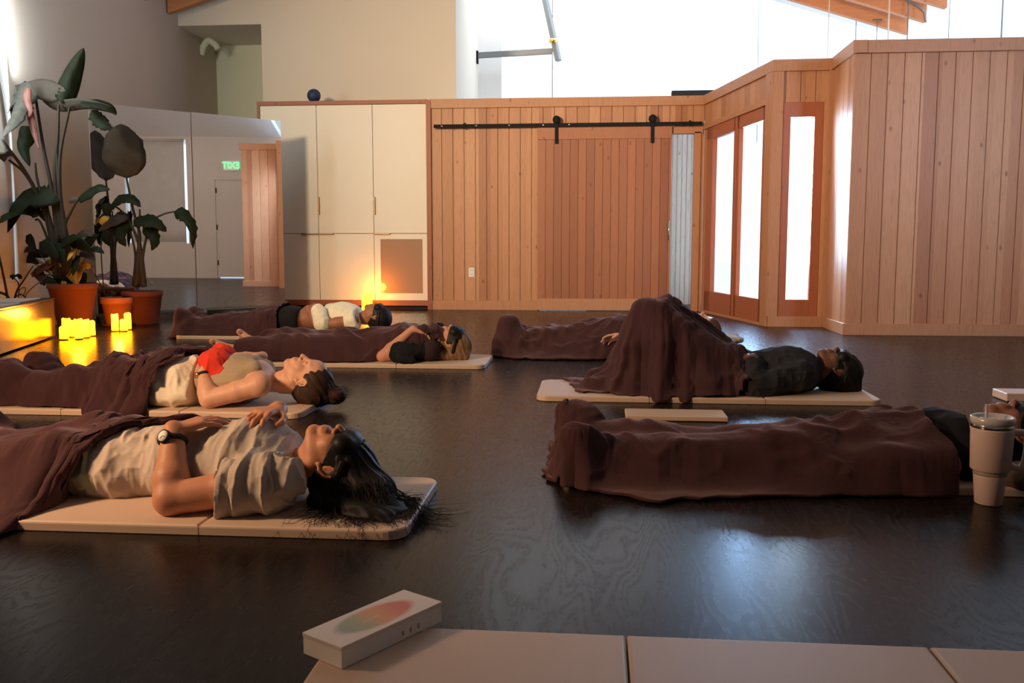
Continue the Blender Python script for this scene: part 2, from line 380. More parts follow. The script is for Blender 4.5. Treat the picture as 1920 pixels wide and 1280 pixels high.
# white loft beyond the partition
struct(boxes('wall_loft', [(-1.757, 1.25, 15.2, 15.4, 0, 6.0), (-1.757, -1.40, 14.2, 15.2, 0, 6.0)], MAT['white']))
struct(boxes('floor_patio', [(1.78, 30, 9.3, 45, 0.0, 0.02)], MAT['white']))
# right wall with door opening and two shaded windows (seen in the mirror)
DY0, DY1 = 6.85, 7.83     # door, filled by tuning below
SW = [(4.9, 6.25, 0.75, 2.98), (2.75, 4.1, 0.75, 2.98)]
wr = [(XR, XR + 0.2, YF, SW[1][0], 0, 4.2), (XR, XR + 0.2, SW[1][1], SW[0][0], 0, 4.2), (XR, XR + 0.2, SW[0][1], DY0, 0, 4.2), (XR, XR + 0.2, DY1, 8.6, 0, 4.2), (XR, XR + 0.2, DY0, DY1, 2.12, 4.2)]
for q in SW: wr += [(XR, XR + 0.2, q[0], q[1], 0, q[2]), (XR, XR + 0.2, q[0], q[1], q[3], 4.2)]
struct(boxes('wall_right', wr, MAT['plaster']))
shade(XR + 0.07, SW[0][0] + 0.07, SW[0][1] - 0.07, SW[0][2] + 0.02, SW[0][3] - 0.02, 'pale roller shade with daylight leaking at its sides, reflected in the left mirror', nx=-1)
shade(XR + 0.07, SW[1][0] + 0.07, SW[1][1] - 0.07, SW[1][2] + 0.02, SW[1][3] - 0.02, 'pale roller shade of the nearer window on the right wall', nx=-1)
struct(boxes('wall_front', [(XL, XR, YF - 0.2, YF, 0, 5.4)], MAT['plaster']))
d = struct(boxes('door_3', [(XR + 0.02, XR + 0.07, DY0, DY1, 0.02, 2.12)], MAT['plaster']))
boxes('hinge', [(XR + 0.005, XR + 0.02, DY0 + 0.0, DY0 + 0.03, z, z + 0.11) for z in (0.28, 1.05, 1.84)], MAT['black'], d)
boxes('door_lever', [(XR - 0.05, XR + 0.02, DY1 - 0.10, DY1 - 0.07, 0.98, 1.01), (XR - 0.05, XR - 0.035, DY1 - 0.20, DY1 - 0.07, 0.98, 1.01), (XR, XR + 0.02, DY1 - 0.11, DY1 - 0.06, 1.13, 1.18)], MAT['black'], d)
# exit sign on the right wall
ex = empty('exit_sign', (XR, 7.22, 2.42), 'small green lit EXIT sign above the white door, seen reversed in the mirror', 'sign')
boxes('sign_plate', [(-0.03, 0.0, -0.17, 0.17, -0.10, 0.10)], MAT['plastic_white'], ex)
tc = bpy.data.curves.new('exit_text', 'FONT'); tc.body = 'EXIT'; tc.size = 0.19; tc.extrude = 0.002; tc.align_x = 'CENTER'; tc.align_y = 'CENTER'
to = bpy.data.objects.new('tmp', tc); C.objects.link(to); bpy.context.view_layer.update()
me = bpy.data.meshes.new_from_object(to.evaluated_get(bpy.context.evaluated_depsgraph_get())); bpy.data.objects.remove(to, do_unlink=True)
me.transform(Matrix.Translation((-0.035, 0, 0)) @ Matrix.Rotation(R_(-90), 4, 'Z') @ Matrix.Rotation(R_(90), 4, 'X'))
link('lettering', me, pbr('green_exit_letters', (0.05, 0.8, 0.2), 0.5, var=0, emit=(0.06, 1.0, 0.22), es=2.5), ex)

# roof: gable with rafters; open (skylight) above the loft
RZ = lambda x: 3.72 + 0.315 * (x + 5.41) if x < -1.33 else 3.37 + 0.313 * (3.83 - x)
def roof(x0, x1, y0, y1, th=0.12):
    me = bpy.data.meshes.new('roof'); a, b = RZ(x0) + 0.215, RZ(x1) + 0.215
    V = [(x0, y0, a), (x1, y0, b), (x1, y1, b), (x0, y1, a)]; V += [(x, y, z + th) for x, y, z in V]
    me.from_pydata(V, [], [(0, 1, 2, 3), (7, 6, 5, 4), (0, 4, 5, 1), (1, 5, 6, 2), (2, 6, 7, 3), (3, 7, 4, 0)]); return me
def join_me(name, mes):
    bm = bmesh.new()
    for m_ in mes: bm.from_mesh(m_)
    bmesh.ops.recalc_face_normals(bm, faces=bm.faces)
    m2 = bpy.data.meshes.new(name); bm.to_mesh(m2); bm.free(); return m2
struct(link('ceiling', join_me('ceiling', [roof(XL - 0.2, -1.34, YF - 0.2, 12.9), roof(-1.33, 6.0, YF - 0.2, 8.3), roof(-1.33, 3.83, 8.3, 12.9)]), MAT['white']))
def rafter(x0, x1, y, label):
    bm = bmesh.new(); a, b = RZ(x0), RZ(x1)
    vs = [bm.verts.new(v) for v in [(x0, y - 0.045, a), (x1, y - 0.045, b), (x1, y + 0.045, b), (x0, y + 0.045, a), (x0, y - 0.045, a + 0.21), (x1, y - 0.045, b + 0.21), (x1, y + 0.045, b + 0.21), (x0, y + 0.045, a + 0.21)]]
    for f in ((0, 1, 2, 3), (7, 6, 5, 4), (0, 4, 5, 1), (1, 5, 6, 2), (2, 6, 7, 3), (3, 7, 4, 0)): bm.faces.new([vs[i] for i in f])
    bmesh.ops.bevel(bm, geom=list(bm.edges), offset=0.006, segments=1, affect='EDGES')
    o = link('roof_rafter', bm_mesh(bm, 'roof_rafter'), MAT['pine']); centre(o)
    return tag(o, label, 'beam', 'sloping wooden roof rafters')
for k, (y, lb) in enumerate([(12.0, 'orange wood rafter, lowest and longest of the three at upper right'), (11.38, 'orange wood rafter with the bent conduit, middle of three at upper right'), (10.75, 'orange wood rafter, highest of the three at upper right')]):
    rafter(-1.30, 3.83, y, lb)
rafter(XL + 0.01, -1.36, 11.62, 'wood rafter at upper left, ending above the pale header')
rafter(XL + 0.01, -1.36, 10.95, 'wood rafter at upper left, just the end corner showing')
# bent conduit on the middle rafter
cp = [W(1690, -8, 11.33), W(1706, 3, 11.33), W(1722, 13, 11.33), W(1733, 24, 11.33), W(1736, 42, 11.33)]
tag(centre(link('bent_conduit', tubes_mesh('c', [(spline(cp, 20), 0.012)]), MAT['steel'])), 'thin grey conduit bending down along the end of the middle rafter', 'pipe')
# suspension rods and cables in the loft
for px, y1, Y, r, c, lb in [(1036, 186, 14.0, 0.006, 'black', 'thin dark cable hanging below the steel brace'), (1423, 118, 14.0, 0.005, 'steel', 'faint thin cable hanging left of the rafters'),
                         (1553, 74, 11.2, 0.006, 'plastic_white', 'white cord crossing the lower rafter, leftmost of the cords there'), (1605, 82, 12.3, 0.005, 'steel', 'thin wire hanging behind the lower rafter'),
                         (1666, 80, 11.0, 0.009, 'plastic_white', 'white cord hanging in front of the rafter ends'), (1702, 80, 11.2, 0.006, 'steel', 'thin grey wire hanging at the tip of the lowest rafter'),
                         (1779, 77, 12.5, 0.005, 'steel', 'faint thin wire right of the rafters'), (1878, 74, 11.0, 0.009, 'steel', 'grey cable hanging at the far upper right')]:
    a = W(px + (4 if px > 1500 else 0), -60, Y); b = W(px, y1, Y); b.z = min(b.z, 2.62) if Y < 12.1 else b.z
    b = Vector((b.x, b.y, 2.3)); a.z = RZ(a.x) + 0.2 if Y < 12.8 and a.x < 3.83 else 5.2
    tag(centre(link('hanging_cable', tubes_mesh('c', [([a, b], r)], 6), MAT[c])), lb, 'cable', 'cables hanging from the roof')
# small lamp bar on the lowest rafter
lb_ = empty('lamp_bar', W(1645, 38, 11.9), 'small brass lamp bar on a thin rod before the lowest rafter', 'lamp')
boxes('bar', [(-0.055, 0.055, -0.02, 0.02, -0.012, 0.012)], MAT['brass'], lb_, bev=0.004)
link('rod', tubes_mesh('r', [([(0, 0, 0), (0, 0, -0.9)], 0.004)], 6), MAT['steel'], lb_)
# steel roof brace in the loft
br = empty('steel_brace', W(893, 105, 14.0), 'galvanised steel brace fixed to the white pier above the wooden wall', 'brace')
def bar(a, b, wz, wy):
    a, b = Vector(a), Vector(b); d = (b - a); L = d.length; M = Matrix.Translation(a) @ d.to_track_quat('X', 'Z').to_matrix().to_4x4()
    bm = bmesh.new(); box(bm, 0, L, -wy / 2, wy / 2, -wz / 2, wz / 2, bev=0.004, M=M); return bm
link('horizontal_bar', bm_mesh(bar(W(894, 104, 14), W(1036, 96, 14), 0.085, 0.05), 'b'), MAT['steel'], br, world=True)
link('sloping_track', bm_mesh(bar(W(1018, -20, 14), W(1047, 114, 13.9), 0.07, 0.10), 'b'), MAT['steel'], br, world=True)
link('clip', tubes_mesh('c', [([W(1030, 76, 13.85), W(1044, 76, 13.85)], 0.035)], 10), MAT['gold'], br, world=True)
boxes('end_plate', [(-0.01, 0.03, -0.05, 0.05, -0.11, 0.07)], MAT['black_metal'], br)
# curved bracket in the niche
tag(centre(link('curved_conduit', tubes_mesh('c', [(spline([W(377, 103, 12.6), W(381, 88, 12.6), W(391, 76, 12.6), W(404, 84, 12.6), W(409, 92, 12.6)], 20), 0.045)], 10), MAT['niche'])), 'short pale curved conduit high in the greenish-lit niche', 'pipe')

# ---- wooden partition
def board_wall(name, x0, x1, z0, z1, w_, holes, mat, th=0.02, gap=0.005, back=True, start=None):
    "local frame: boards along X, front face at y=0 looking towards -Y"
    bm = bmesh.new(); s = x0 if start is None else start
    k0 = math.floor((x0 - s) / w_)
    k = k0
    while s + k * w_ < x1 - 1e-4:
        a = max(x0, s + k * w_) + gap / 2; b = min(x1, s + (k + 1) * w_) - gap / 2; k += 1
        if b - a < 0.008: continue
        cuts = sorted({a, b} | {c for h_ in holes for c in (h_[0], h_[1]) if a + 0.01 < c < b - 0.01})
        for p, q in zip(cuts[:-1], cuts[1:]):
            m_ = (p + q) / 2; segs = [(z0, z1)]
            for h_ in holes:
                if h_[0] < m_ < h_[1]:
                    ns = []
                    for c, d_ in segs:
                        if h_[2] > c: ns.append((c, min(d_, h_[2])))
                        if h_[3] < d_: ns.append((max(c, h_[3]), d_))
                    segs = ns
            for c, d_ in segs:
                if d_ - c > 0.01: box(bm, p, q, 0, th, c, d_, bev=0.0015)
    if back:
        xs = sorted({x0, x1} | {c for h_ in holes for c in (h_[0], h_[1])})
        for p, q in zip(xs[:-1], xs[1:]):
            m_ = (p + q) / 2; segs = [(z0, z1)]
            for h_ in holes:
                if h_[0] < m_ < h_[1]:
                    ns = []
                    for c, d_ in segs:
                        if h_[2] > c: ns.append((c, min(d_, h_[2])))
                        if h_[3] < d_: ns.append((max(c, h_[3]), d_))
                    segs = ns
            for c, d_ in segs:
                if d_ - c > 0.01: box(bm, p, q, th - 0.004, th + 0.08, c, d_)
    return link(name, bm_mesh(bm, name), mat)
def place(o, A, B):
    "put local X axis on the floor line A->B"
    ang = math.atan2(B[1] - A[1], B[0] - A[0]); o.location = (A[0], A[1], 0); o.rotation_euler = (0, 0, ang); return o
def trim(name, lst, mat, A=None, B=None, bev=0.003):
    o = boxes(name, lst, mat, bev=bev)
    if A: place(o, A, B)
    return struct(o)
HZ = 2.45
# back segment
PB0, PB1 = (-1.985, 11.27), (1.31, 11.27); LB = PB1[0] - PB0[0]
o = board_wall('wall_wooden_back', 0, LB, 0.0, PT - 0.01, 0.1375, [(1.33, 3.26, 0.0, 2.14)], MAT['cedar']); struct(place(o, PB0, PB1))
trim('trim_1', [(0, LB, -0.022, 0.10, HZ + 0.0, PT)], MAT['cedar_trim'], PB0, PB1)
trim('trim_2', [(0, 1.33, -0.020, 0.0, 0.0, 0.12), (3.18, 3.26, -0.02, 0.1, 0, 2.14), (1.30, 3.28, -0.02, 0.1, 2.12, 2.2)], MAT['cedar_trim'], PB0, PB1)
trim('trim_3', [(-0.05, 0.01, -0.03, 0.1, 0.0, PT - 0.01)], MAT['cab_frame'], PB0, PB1)
# sliding-door segment
PS0, PS1 = (1.31, 11.27), (1.72, 9.19); LS = math.hypot(PS1[0] - PS0[0], PS1[1] - PS0[1])
o = board_wall('wall_wooden_glazed', 0, LS, 0.0, PT - 0.01, 0.147, [(0.14, 1.96, 0.0, 2.17)], MAT['cedar']); struct(place(o, PS0, PS1))
trim('trim_4', [(0, LS + 0.02, -0.022, 0.10, HZ, PT)], MAT['cedar_trim'], PS0, PS1)
trim('trim_5', [(1.96, LS, -0.022, 0.0, 0.0, HZ), (0.02, 1.96, -0.02, 0.08, 2.16, 2.22)], MAT['cedar_trim'], PS0, PS1)
dr = boxes('door_2', [(0.14, 0.36, -0.01, 0.045, 0.03, 2.16), (1.06, 1.14, -0.01, 0.045, 0.03, 2.16), (0.14, 1.10, -0.01, 0.045, 0.03, 0.26), (0.14, 1.10, -0.01, 0.045, 2.02, 2.16)], MAT['door_wood'], bev=0.004); struct(place(dr, PS0, PS1))
for nm, l_, mt in [('sliding_leaf', [(1.12, 1.20, 0.0, 0.045, 0.03, 2.16), (1.86, 1.97, 0.0, 0.045, 0.03, 2.16), (1.12, 1.97, 0.0, 0.045, 0.03, 0.26), (1.12, 1.97, 0.0, 0.045, 2.03, 2.16)], 'door_wood'),
                  ('glass_pane', [(0.34, 1.07, 0.015, 0.021, 0.25, 2.03), (1.19, 1.87, 0.03, 0.036, 0.25, 2.04)], 'glass'), ('threshold', [(0.1, 1.98, -0.03, 0.08, 0.0, 0.03)], 'cedar_trim')]:
    boxes(nm, l_, MAT[mt], dr, bev=0.0 if mt == 'glass' else 0.003)
# narrow-window segment
PW0, PW1 = (1.72, 9.19), (2.26, 9.17); LW = 0.54
o = board_wall('wall_wooden_window', 0, LW, 0.0, PT - 0.01, 0.139, [(0.09, 0.47, 0.10, 2.16)], MAT['cedar'], start=-0.03); struct(place(o, PW0, PW1))
trim('trim_6', [(-0.02, LW, -0.022, 0.10, HZ, PT), (0, LW, -0.02, 0.0, 0, 0.105), (-0.02, 0.09, -0.02, 0.0, 0.1, HZ), ], MAT['cedar_trim'], PW0, PW1)
wn = boxes('window_1', [(0.09, 0.165, -0.005, 0.06, 0.10, 2.16), (0.385, 0.47, -0.005, 0.06, 0.10, 2.16), (0.16, 0.39, -0.005, 0.06, 0.10, 0.27), (0.16, 0.39, -0.005, 0.06, 2.02, 2.16)], MAT['door_wood'], bev=0.004); struct(place(wn, PW0, PW1))
boxes('glass_pane', [(0.16, 0.39, 0.03, 0.036, 0.26, 2.03)], MAT['glass'], wn)
trim('trim_9', [(LW - 0.035, LW + 0.03, -0.02, 0.09, 0.0, PT - 0.005)], MAT['cedar_trim'], PW0, PW1)
# return segment and the wide right-hand segment
PR0, PR1 = (2.26, 9.17), (2.25, 8.40)
o = board_wall('wall_wooden_return', 0, 0.77, 0.0, PT - 0.01, 0.147, [], MAT['cedar']); struct(place(o, PR0, PR1))
trim('trim_7', [(0, 0.80, -0.022, 0.10, HZ, PT), (0, 0.79, -0.02, 0.0, 0, 0.105)], MAT['cedar_trim'], PR0, PR1)
PQ0, PQ1 = (2.25, 8.40), (XR, 8.40)
o = board_wall('wall_wooden_right', 0, XR - 2.25, 0.0, PT - 0.01, 0.1415, [], MAT['cedar']); struct(place(o, PQ0, PQ1))
trim('trim_8', [(0.0, XR - 2.25, -0.022, 0.12, HZ, PT), (0, XR - 2.25, -0.02, 0.0, 0, 0.105)], MAT['cedar_trim'], PQ0, PQ1)
# room seen through the part-open barn door
o = board_wall('wall_inner_boards', -0.2, 1.6, 0.0, 2.5, 0.075, [], MAT['pale_boards']); struct(place(o, (0.15, 12.0), (1.9, 12.9)))
struct(boxes('wall_inner_side', [(-1.9, -1.8, 11.4, 14, 0, 2.5)], MAT['plaster']))
# patio outside the glazed doors: nothing but pale paving and sky
# barn door
bd = empty('sliding_barn_door', (-0.672, 11.22, 0), 'large plank barn door hanging from the black rail on the wooden wall', 'door')
DW = 1.60
bo = board_wall('door_boards', 0.0, DW, 0.12, 2.10, 0.098, [], MAT['barn'], th=0.02, gap=0.003, back=False); bo.parent = bd; bo.location = (0, -0.002, 0)
boxes('door_rail', [(0, DW, -0.012, 0.025, 2.06, 2.20)], MAT['redwood'], bd, bev=0.003)
boxes('door_rail', [(0, DW, -0.012, 0.025, 0.008, 0.15)], MAT['cedar_trim'], bd, bev=0.003)
boxes('backing', [(0.01, DW - 0.01, 0.016, 0.03, 0.05, 2.19)], MAT['redwood'], bd)
for x in (0.228, 1.368):
    hg = boxes('hanger_strap', [(x - 0.02, x + 0.02, -0.026, -0.012, 2.01, 2.29)], MAT['black_metal'], bd, bev=0.002)
    wl = tubes_mesh('wheel', [([(x, -0.035, 2.29), (x, 0.002, 2.29)], 0.048)], 24); link('hanger_wheel', wl, MAT['black_metal'], bd)
link('pull_handle', tubes_mesh('h', [([(DW - 0.022, -0.045, 0.86), (DW - 0.022, -0.045, 1.09)], 0.008)], 10), MAT['chrome'], bd)
rl = empty('barn_door_rail', (-1.935, 11.215, 2.23), 'long black steel rail bolted across the wooden wall', 'rail')
boxes('rail_bar', [(0, 3.215, -0.008, 0.0, -0.022, 0.022)], MAT['black_metal'], rl, bev=0.002)
for x in (0.10, 0.52, 0.92, 1.33, 1.64, 3.0):
    link('bolt', tubes_mesh('b', [([(x, -0.016, 0), (x, 0.055, 0)], 0.011)], 10), MAT['chrome' if x < 1.7 else 'black_metal'], rl)
for x in (0.38, 3.07): boxes('end_stop', [(x - 0.015, x + 0.015, -0.02, 0.0, -0.03, 0.035)], MAT['black_metal'], rl, bev=0.003)
# outlet
ol = empty('wall_outlet', (-1.487, 11.27, 0.465), 'small white power outlet low on the wooden wall', 'outlet')
boxes('cover_plate', [(-0.036, 0.036, -0.006, 0.0, -0.058, 0.058)], MAT['plastic_white'], ol, bev=0.003)
[boxes('socket', [(-0.02, 0.02, -0.009, -0.005, z, z + 0.034)], MAT['paper'], ol, bev=0.002) for z in (0.008, -0.042)]
[boxes('slot', [(x - 0.002, x + 0.002, -0.0095, -0.008, z - 0.006, z + 0.006)], MAT['black'], ol) for x in (-0.008, 0.008) for z in (0.027, -0.023)]
# low dark ledge seen above the partition corner, dark strip along the partition top
tag(centre(boxes('dark_ledge', [(0.93, 1.45, 11.37, 11.5, 2.30, 2.64)], MAT['black'])), 'dark ledge end just above the corner of the wooden wall', 'ledge')

# ---- cabinet
CX0, CX1, CY = -4.165, -2.04, 11.30
cb = empty('storage_cabinet', ((CX0 + CX1) / 2, CY, 0), 'tall built-in cream cabinet with reddish wood frame beside the wooden wall', 'cabinet')
boxes('cabinet_frame', [(CX0, CX1 + 0.02, CY - 0.01, CY + 0.58, 2.515, 2.565), (CX0, CX0 + 0.035, CY - 0.01, CY + 0.58, 0.05, 2.52), (CX1 - 0.0, CX1 + 0.035, CY - 0.01, CY + 0.58, 0.05, 2.52), (CX0, CX1, CY - 0.01, CY + 0.5, 0.045, 0.11)], MAT['cab_frame'], cb, bev=0.003, world=True)
boxes('carcass', [(CX0 + 0.03, CX1, CY + 0.03, CY + 0.56, 0.11, 2.515)], MAT['black'], cb, world=True)
boxes('toe_kick', [(CX0, CX1, CY + 0.07, CY + 0.5, 0, 0.05)], MAT['black'], cb, world=True)
xs = [CX0 + 0.035, -3.415, -2.712, CX1]
for i in range(3):
    a, b = xs[i] + 0.003, xs[i + 1] - 0.003
    du = boxes('door', [(a, b, CY, CY + 0.02, 0.947, 2.512)], MAT['cab'], cb, bev=0.0015, world=True)
    if i < 2: dl = boxes('door', [(a, b, CY, CY + 0.02, 0.113, 0.941)], MAT['cab'], cb, bev=0.0015, world=True)
    else:
        gx0, gx1, gz0, gz1 = -2.632, -2.103, 0.20, 0.872
        dl = boxes('door', [(a, gx0, CY, CY + 0.02, 0.113, 0.941), (gx1, b, CY, CY + 0.02, 0.113, 0.941), (gx0, gx1, CY, CY + 0.02, 0.113, gz0), (gx0, gx1, CY, CY + 0.02, gz1, 0.941)], MAT['cab'], cb, world=True)
        boxes('glass_panel', [(gx0, gx1, CY + 0.008, CY + 0.016, gz0, gz1)], MAT['inset'], dl, world=True, label='tan glossy panel framed by the cream door')
    def bars(l, p): boxes('handle', l, MAT['brass'], p, bev=0.002, world=True)
    if i == 1: bars([(a + 0.005, a + 0.017, CY - 0.03, CY, 1.175, 1.395)], du)
    if i == 2: bars([(a + 0.005, a + 0.017, CY - 0.03, CY, 1.175, 1.395)], du); bars([(a + 0.0, a + 0.20, CY - 0.03, CY, 0.932, 0.947)], dl)
    if i == 0: bars([(b - 0.22, b, CY - 0.03, CY, 0.932, 0.947)], dl)
    if i == 1: bars([(a, a + 0.19, CY - 0.03, CY, 0.932, 0.947)], dl)
# ball on the cabinet
bm = bmesh.new(); bmesh.ops.create_uvsphere(bm, u_segments=48, v_segments=32, radius=0.083)
me = bm_mesh(bm, 'ball', True); o = link('ball', me, MAT['blue']); o.location = (-3.475, 11.42, 2.648)
tag(o, 'dark blue ball on top of the cream cabinet', 'ball')

# ---- rolling mirrors
MQ = Vector((-2.63, 10.8)); mu = Vector((math.cos(R_(5)) * 0.737 - math.sin(R_(5)) * 0.676, math.sin(R_(5)) * 0.737 + math.cos(R_(5)) * 0.676)).normalized()
MQ = MQ + Vector((-0.06, 0.06)); MQ = Vector((MQ.x * _cy - MQ.y * _sy, MQ.x * _sy + MQ.y * _cy)); mang = math.atan2(mu.y, mu.x)
for k, (off, ln, lb) in enumerate([(-2.13, 1.05, 'frameless mirror panel standing behind the potted plants, left of the pair'), (-1.07, 1.07, 'frameless mirror panel reflecting the EXIT sign, beside the cream cabinet')]):
    p = MQ + mu * off
    t = empty('rolling_mirror', (p.x, p.y, 0), lb, 'mirror', rz=mang)
    z0, z1 = (0.10, 2.225) if k == 0 else (0.10, 2.23)
    mo = boxes('mirror_glass', [(0, ln, 0, 0.006, 0, z1 - z0)], MAT['mirror'], t); mo.location = (0, 0, z0); mo.rotation_euler = (R_(MTILT), 0, 0)
    mo = boxes('backing_board', [(0.004, ln - 0.004, 0.0062, 0.03, 0.004, z1 - z0 - 0.004)], MAT['plaster'], t); mo.location = (0, 0, z0); mo.rotation_euler = (R_(MTILT), 0, 0)
    boxes('foot_frame', [(0.06, 0.10, -0.02, 0.28, 0.05, 0.09), (ln - 0.10, ln + 0.03, -0.02, 0.28, 0.05, 0.09), (0.0, ln + 0.06, 0.01, 0.05, 0.075, 0.10)], MAT['steel'], t, bev=0.004)
    for x in (0.08, ln - 0.04):
        for y in (0.0, 0.25): link('caster', tubes_mesh('w', [([(x - 0.012, y, 0.028), (x + 0.012, y, 0.028)], 0.028)], 16), MAT['black'], t)

# =================================================================== MATS, SMALL THINGS
def mat_mesh(L, D, n=6, th=0.03, cr=0.06):
    "list of panel meshes along +X from 0, depth D along +Y"
    out = []; pw = L / n
    for i in range(n):
        bm = bmesh.new(); g = 0.0015
        a, b = i * pw + g, (i + 1) * pw - g
        pts = []
        def arc(cx, cy, a0, a1):
            for k in range(7):
                t = R_(a0 + (a1 - a0) * k / 6); pts.append((cx + cr * math.cos(t), cy + cr * math.sin(t)))
        if i == 0: arc(a + cr, D - cr, 90, 180); arc(a + cr, cr, 180, 270)
        else: pts += [(a, D), (a, 0)]
        if i == n - 1: arc(b - cr, cr, 270, 360); arc(b - cr, D - cr, 0, 90)
        else: pts += [(b, 0), (b, D)]
        vb = [bm.verts.new((x, y, 0.002)) for x, y in pts]; f = bm.faces.new(vb)
        r = bmesh.ops.extrude_face_region(bm, geom=[f]); vt = [v for v in r['geom'] if isinstance(v, bmesh.types.BMVert)]
        bmesh.ops.translate(bm, vec=(0, 0, th - 0.002), verts=vt)
        top = [e for e in bm.edges if all(abs(v.co.z - th) < 1e-5 for v in e.verts)]; bot = [e for e in bm.edges if all(abs(v.co.z - 0.002) < 1e-5 for v in e.verts)]
        bmesh.ops.bevel(bm, geom=top, offset=0.008 if True else 0.003, segments=3, affect='EDGES', profile=0.5)
        out.append(bm_mesh(bm, 'mat_panel', True))
    return out
def mat(x0, y0, label, rz=0.0, L=1.74, D=0.58, n=3, sel=None):
    t = empty('folding_floor_mat', (x0, y0, 0), label, 'mat', 'cream folding floor mats', rz=R_(rz))
    for m_ in mat_mesh(L, D, n):
        o = link('mat_panel', m_, MAT['mat'], t)
        for p in o.data.polygons: p.use_smooth = False
    return t
mat(-0.50 - 1.74, 2.385, 'cream mat under the person in the grey t-shirt, front left')
mat(-1.335 - 1.74, 4.07, 'cream mat under the woman in the tan tank top, front left')
mat(-0.69 - 1.74, 5.84, 'cream mat under the blanketed person with the blond hair')
mat(-3.556, 7.51, 'cream mat under the farthest left person, near the mirrors')
mat(-0.285, 4.66, 'cream mat under the person with raised knees, left end bare')
mat(-0.105, 2.99, 'cream mat almost hidden under the fully blanketed person on the right')
mat(-0.51, 1.19, 'empty cream mat in the foreground with a small box on its corner', rz=-0.3)

# small picture-sided card box
BC = [FL(650, 1262, 0.03), FL(838, 1172, 0.03), FL(568, 1240, 0.03)]
ux = (BC[1] - BC[0]); uy = (BC[2] - BC[0]); bl = 0.272; bw = 0.108
cbx = empty('card_box', (-0.448, 1.568, 0.0305), 'small white cardboard box with a blurred rainbow oval on its lid', 'box', rz=R_(57.5))
boxes('box_base', [(0, bl, 0, bw, 0, 0.036)], MAT['paper'], cbx, bev=0.001)
m = NT('printed_lid_paper'); tcn = m.n('ShaderNodeTexCoord'); sp = m.n('ShaderNodeSeparateXYZ'); m.l(tcn.outputs['Object'], sp.inputs[0])
nx = m.math('DIVIDE', m.math('SUBTRACT', sp.outputs[0], bl / 2), 0.107); ny = m.math('DIVIDE', m.math('SUBTRACT', sp.outputs[1], bw / 2), 0.046)
rr = m.math('SQRT', m.math('ADD', m.math('MULTIPLY', nx, nx), m.math('MULTIPLY', ny, ny)))
msk = m.ramp(rr, [(0.80, (1, 1, 1)), (1.0, (0, 0, 0))])
grad = m.ramp(m.math('ADD', m.math('MULTIPLY', nx, 0.42), m.math('ADD', 0.5, m.math('MULTIPLY', m.noise(tcn.outputs['Object'], 18, 2), 0.12))), [(0.12, (0.26, 0.34, 0.33)), (0.38, (0.36, 0.40, 0.26)), (0.6, (0.66, 0.33, 0.18)), (0.95, (0.62, 0.13, 0.13))])
m.l(m.mix(msk, (0.70, 0.64, 0.58), grad), m.b.inputs['Base Color']); m.b.inputs['Roughness'].default_value = 0.6
boxes('box_lid', [(-0.001, bl + 0.001, -0.001, bw + 0.001, 0.034, 0.042)], m.m, cbx, bev=0.001)
bm = bmesh.new()   # faint pale lettering strokes in the middle of the oval
for k, (x, y, a) in enumerate([(0.105, 0.050, 0), (0.112, 0.052, 1), (0.119, 0.050, 0), (0.127, 0.053, 1), (0.134, 0.050, 0), (0.142, 0.052, 1)]):
    box(bm, x - 0.0006, x + 0.0006, y - 0.005, y + 0.005, 0.0420, 0.0423); box(bm, x - 0.003, x + 0.003, y + (0.004 if a else -0.005), y + (0.005 if a else -0.004), 0.0420, 0.0423)
link('pale_lettering', bm_mesh(bm, 'l'), MAT['paper'], cbx)
for k in range(3):
    bm = bmesh.new(); x = 0.155 + k * 0.022
    box(bm, x, x + 0.0045, -0.0016, -0.0008, 0.013, 0.0145); box(bm, x + 0.0015, x + 0.003, -0.0016, -0.0008, 0.009, 0.018); box(bm, x, x + 0.0045, -0.0016, -0.0008, 0.018, 0.0192)
    link('printed_symbol', bm_mesh(bm, 's'), MAT['tan_rubber'], cbx)

# tumbler
tb = empty('tumbler', FL(1857, 950, 0) + Vector((0.01, 0.04, 0)), 'cream handled tumbler with a straw at the right edge', 'tumbler', rz=R_(-8))
link('tumbler_body', lathe('body', [(0, 0), (0.036, 0), (0.040, 0.004), (0.047, 0.088), (0.0475, 0.095), (0.0445, 0.098), (0.0445, 0.103), (0.052, 0.106), (0.0575, 0.112), (0.0615, 0.235), (0.061, 0.240), (0.055, 0.240), (0.05, 0.2), (0, 0.19)]), MAT['tumbler'], tb)
link('groove', lathe('g', [(0.0468, 0.092), (0.0480, 0.094), (0.0485, 0.105), (0.0468, 0.107)]), MAT['tan_rubber'], tb)
link('steel_rim', lathe('rim', [(0.0600, 0.239), (0.0612, 0.241), (0.0605, 0.254), (0.059, 0.256), (0.05, 0.25)]), MAT['chrome'], tb)
link('tumbler_lid', lathe('lid', [(0, 0.262), (0.05, 0.262), (0.053, 0.272), (0.0595, 0.276), (0.0635, 0.273), (0.0640, 0.262), (0.0615, 0.252), (0.055, 0.25), (0, 0.25)]), MAT['lid'], tb)
link('straw', tubes_mesh('s', [([(-0.018, 0, 0.24), (-0.020, 0, 0.312)], 0.0042)], 14), MAT['lid'], tb)
boxes('lid_slider', [(-0.035, 0.010, -0.014, 0.014, 0.262, 0.270)], MAT['lid'], tb, bev=0.003)
hp = spline([(0.058, 0, 0.226), (0.085, 0, 0.228), (0.099, 0, 0.215), (0.100, 0, 0.17), (0.094, 0, 0.130), (0.082, 0, 0.116), (0.056, 0, 0.122)], 30)
V, F = tube_np(hp, 0.0105, 12); V[:, 1] *= 1.2
mh = bpy.data.meshes.new('h'); mh.from_pydata(V.tolist(), [], [tuple(dict.fromkeys(f)) for f in F])
for p in mh.polygons: p.use_smooth = True
link('tumbler_handle', mh, MAT['tumbler'], tb)

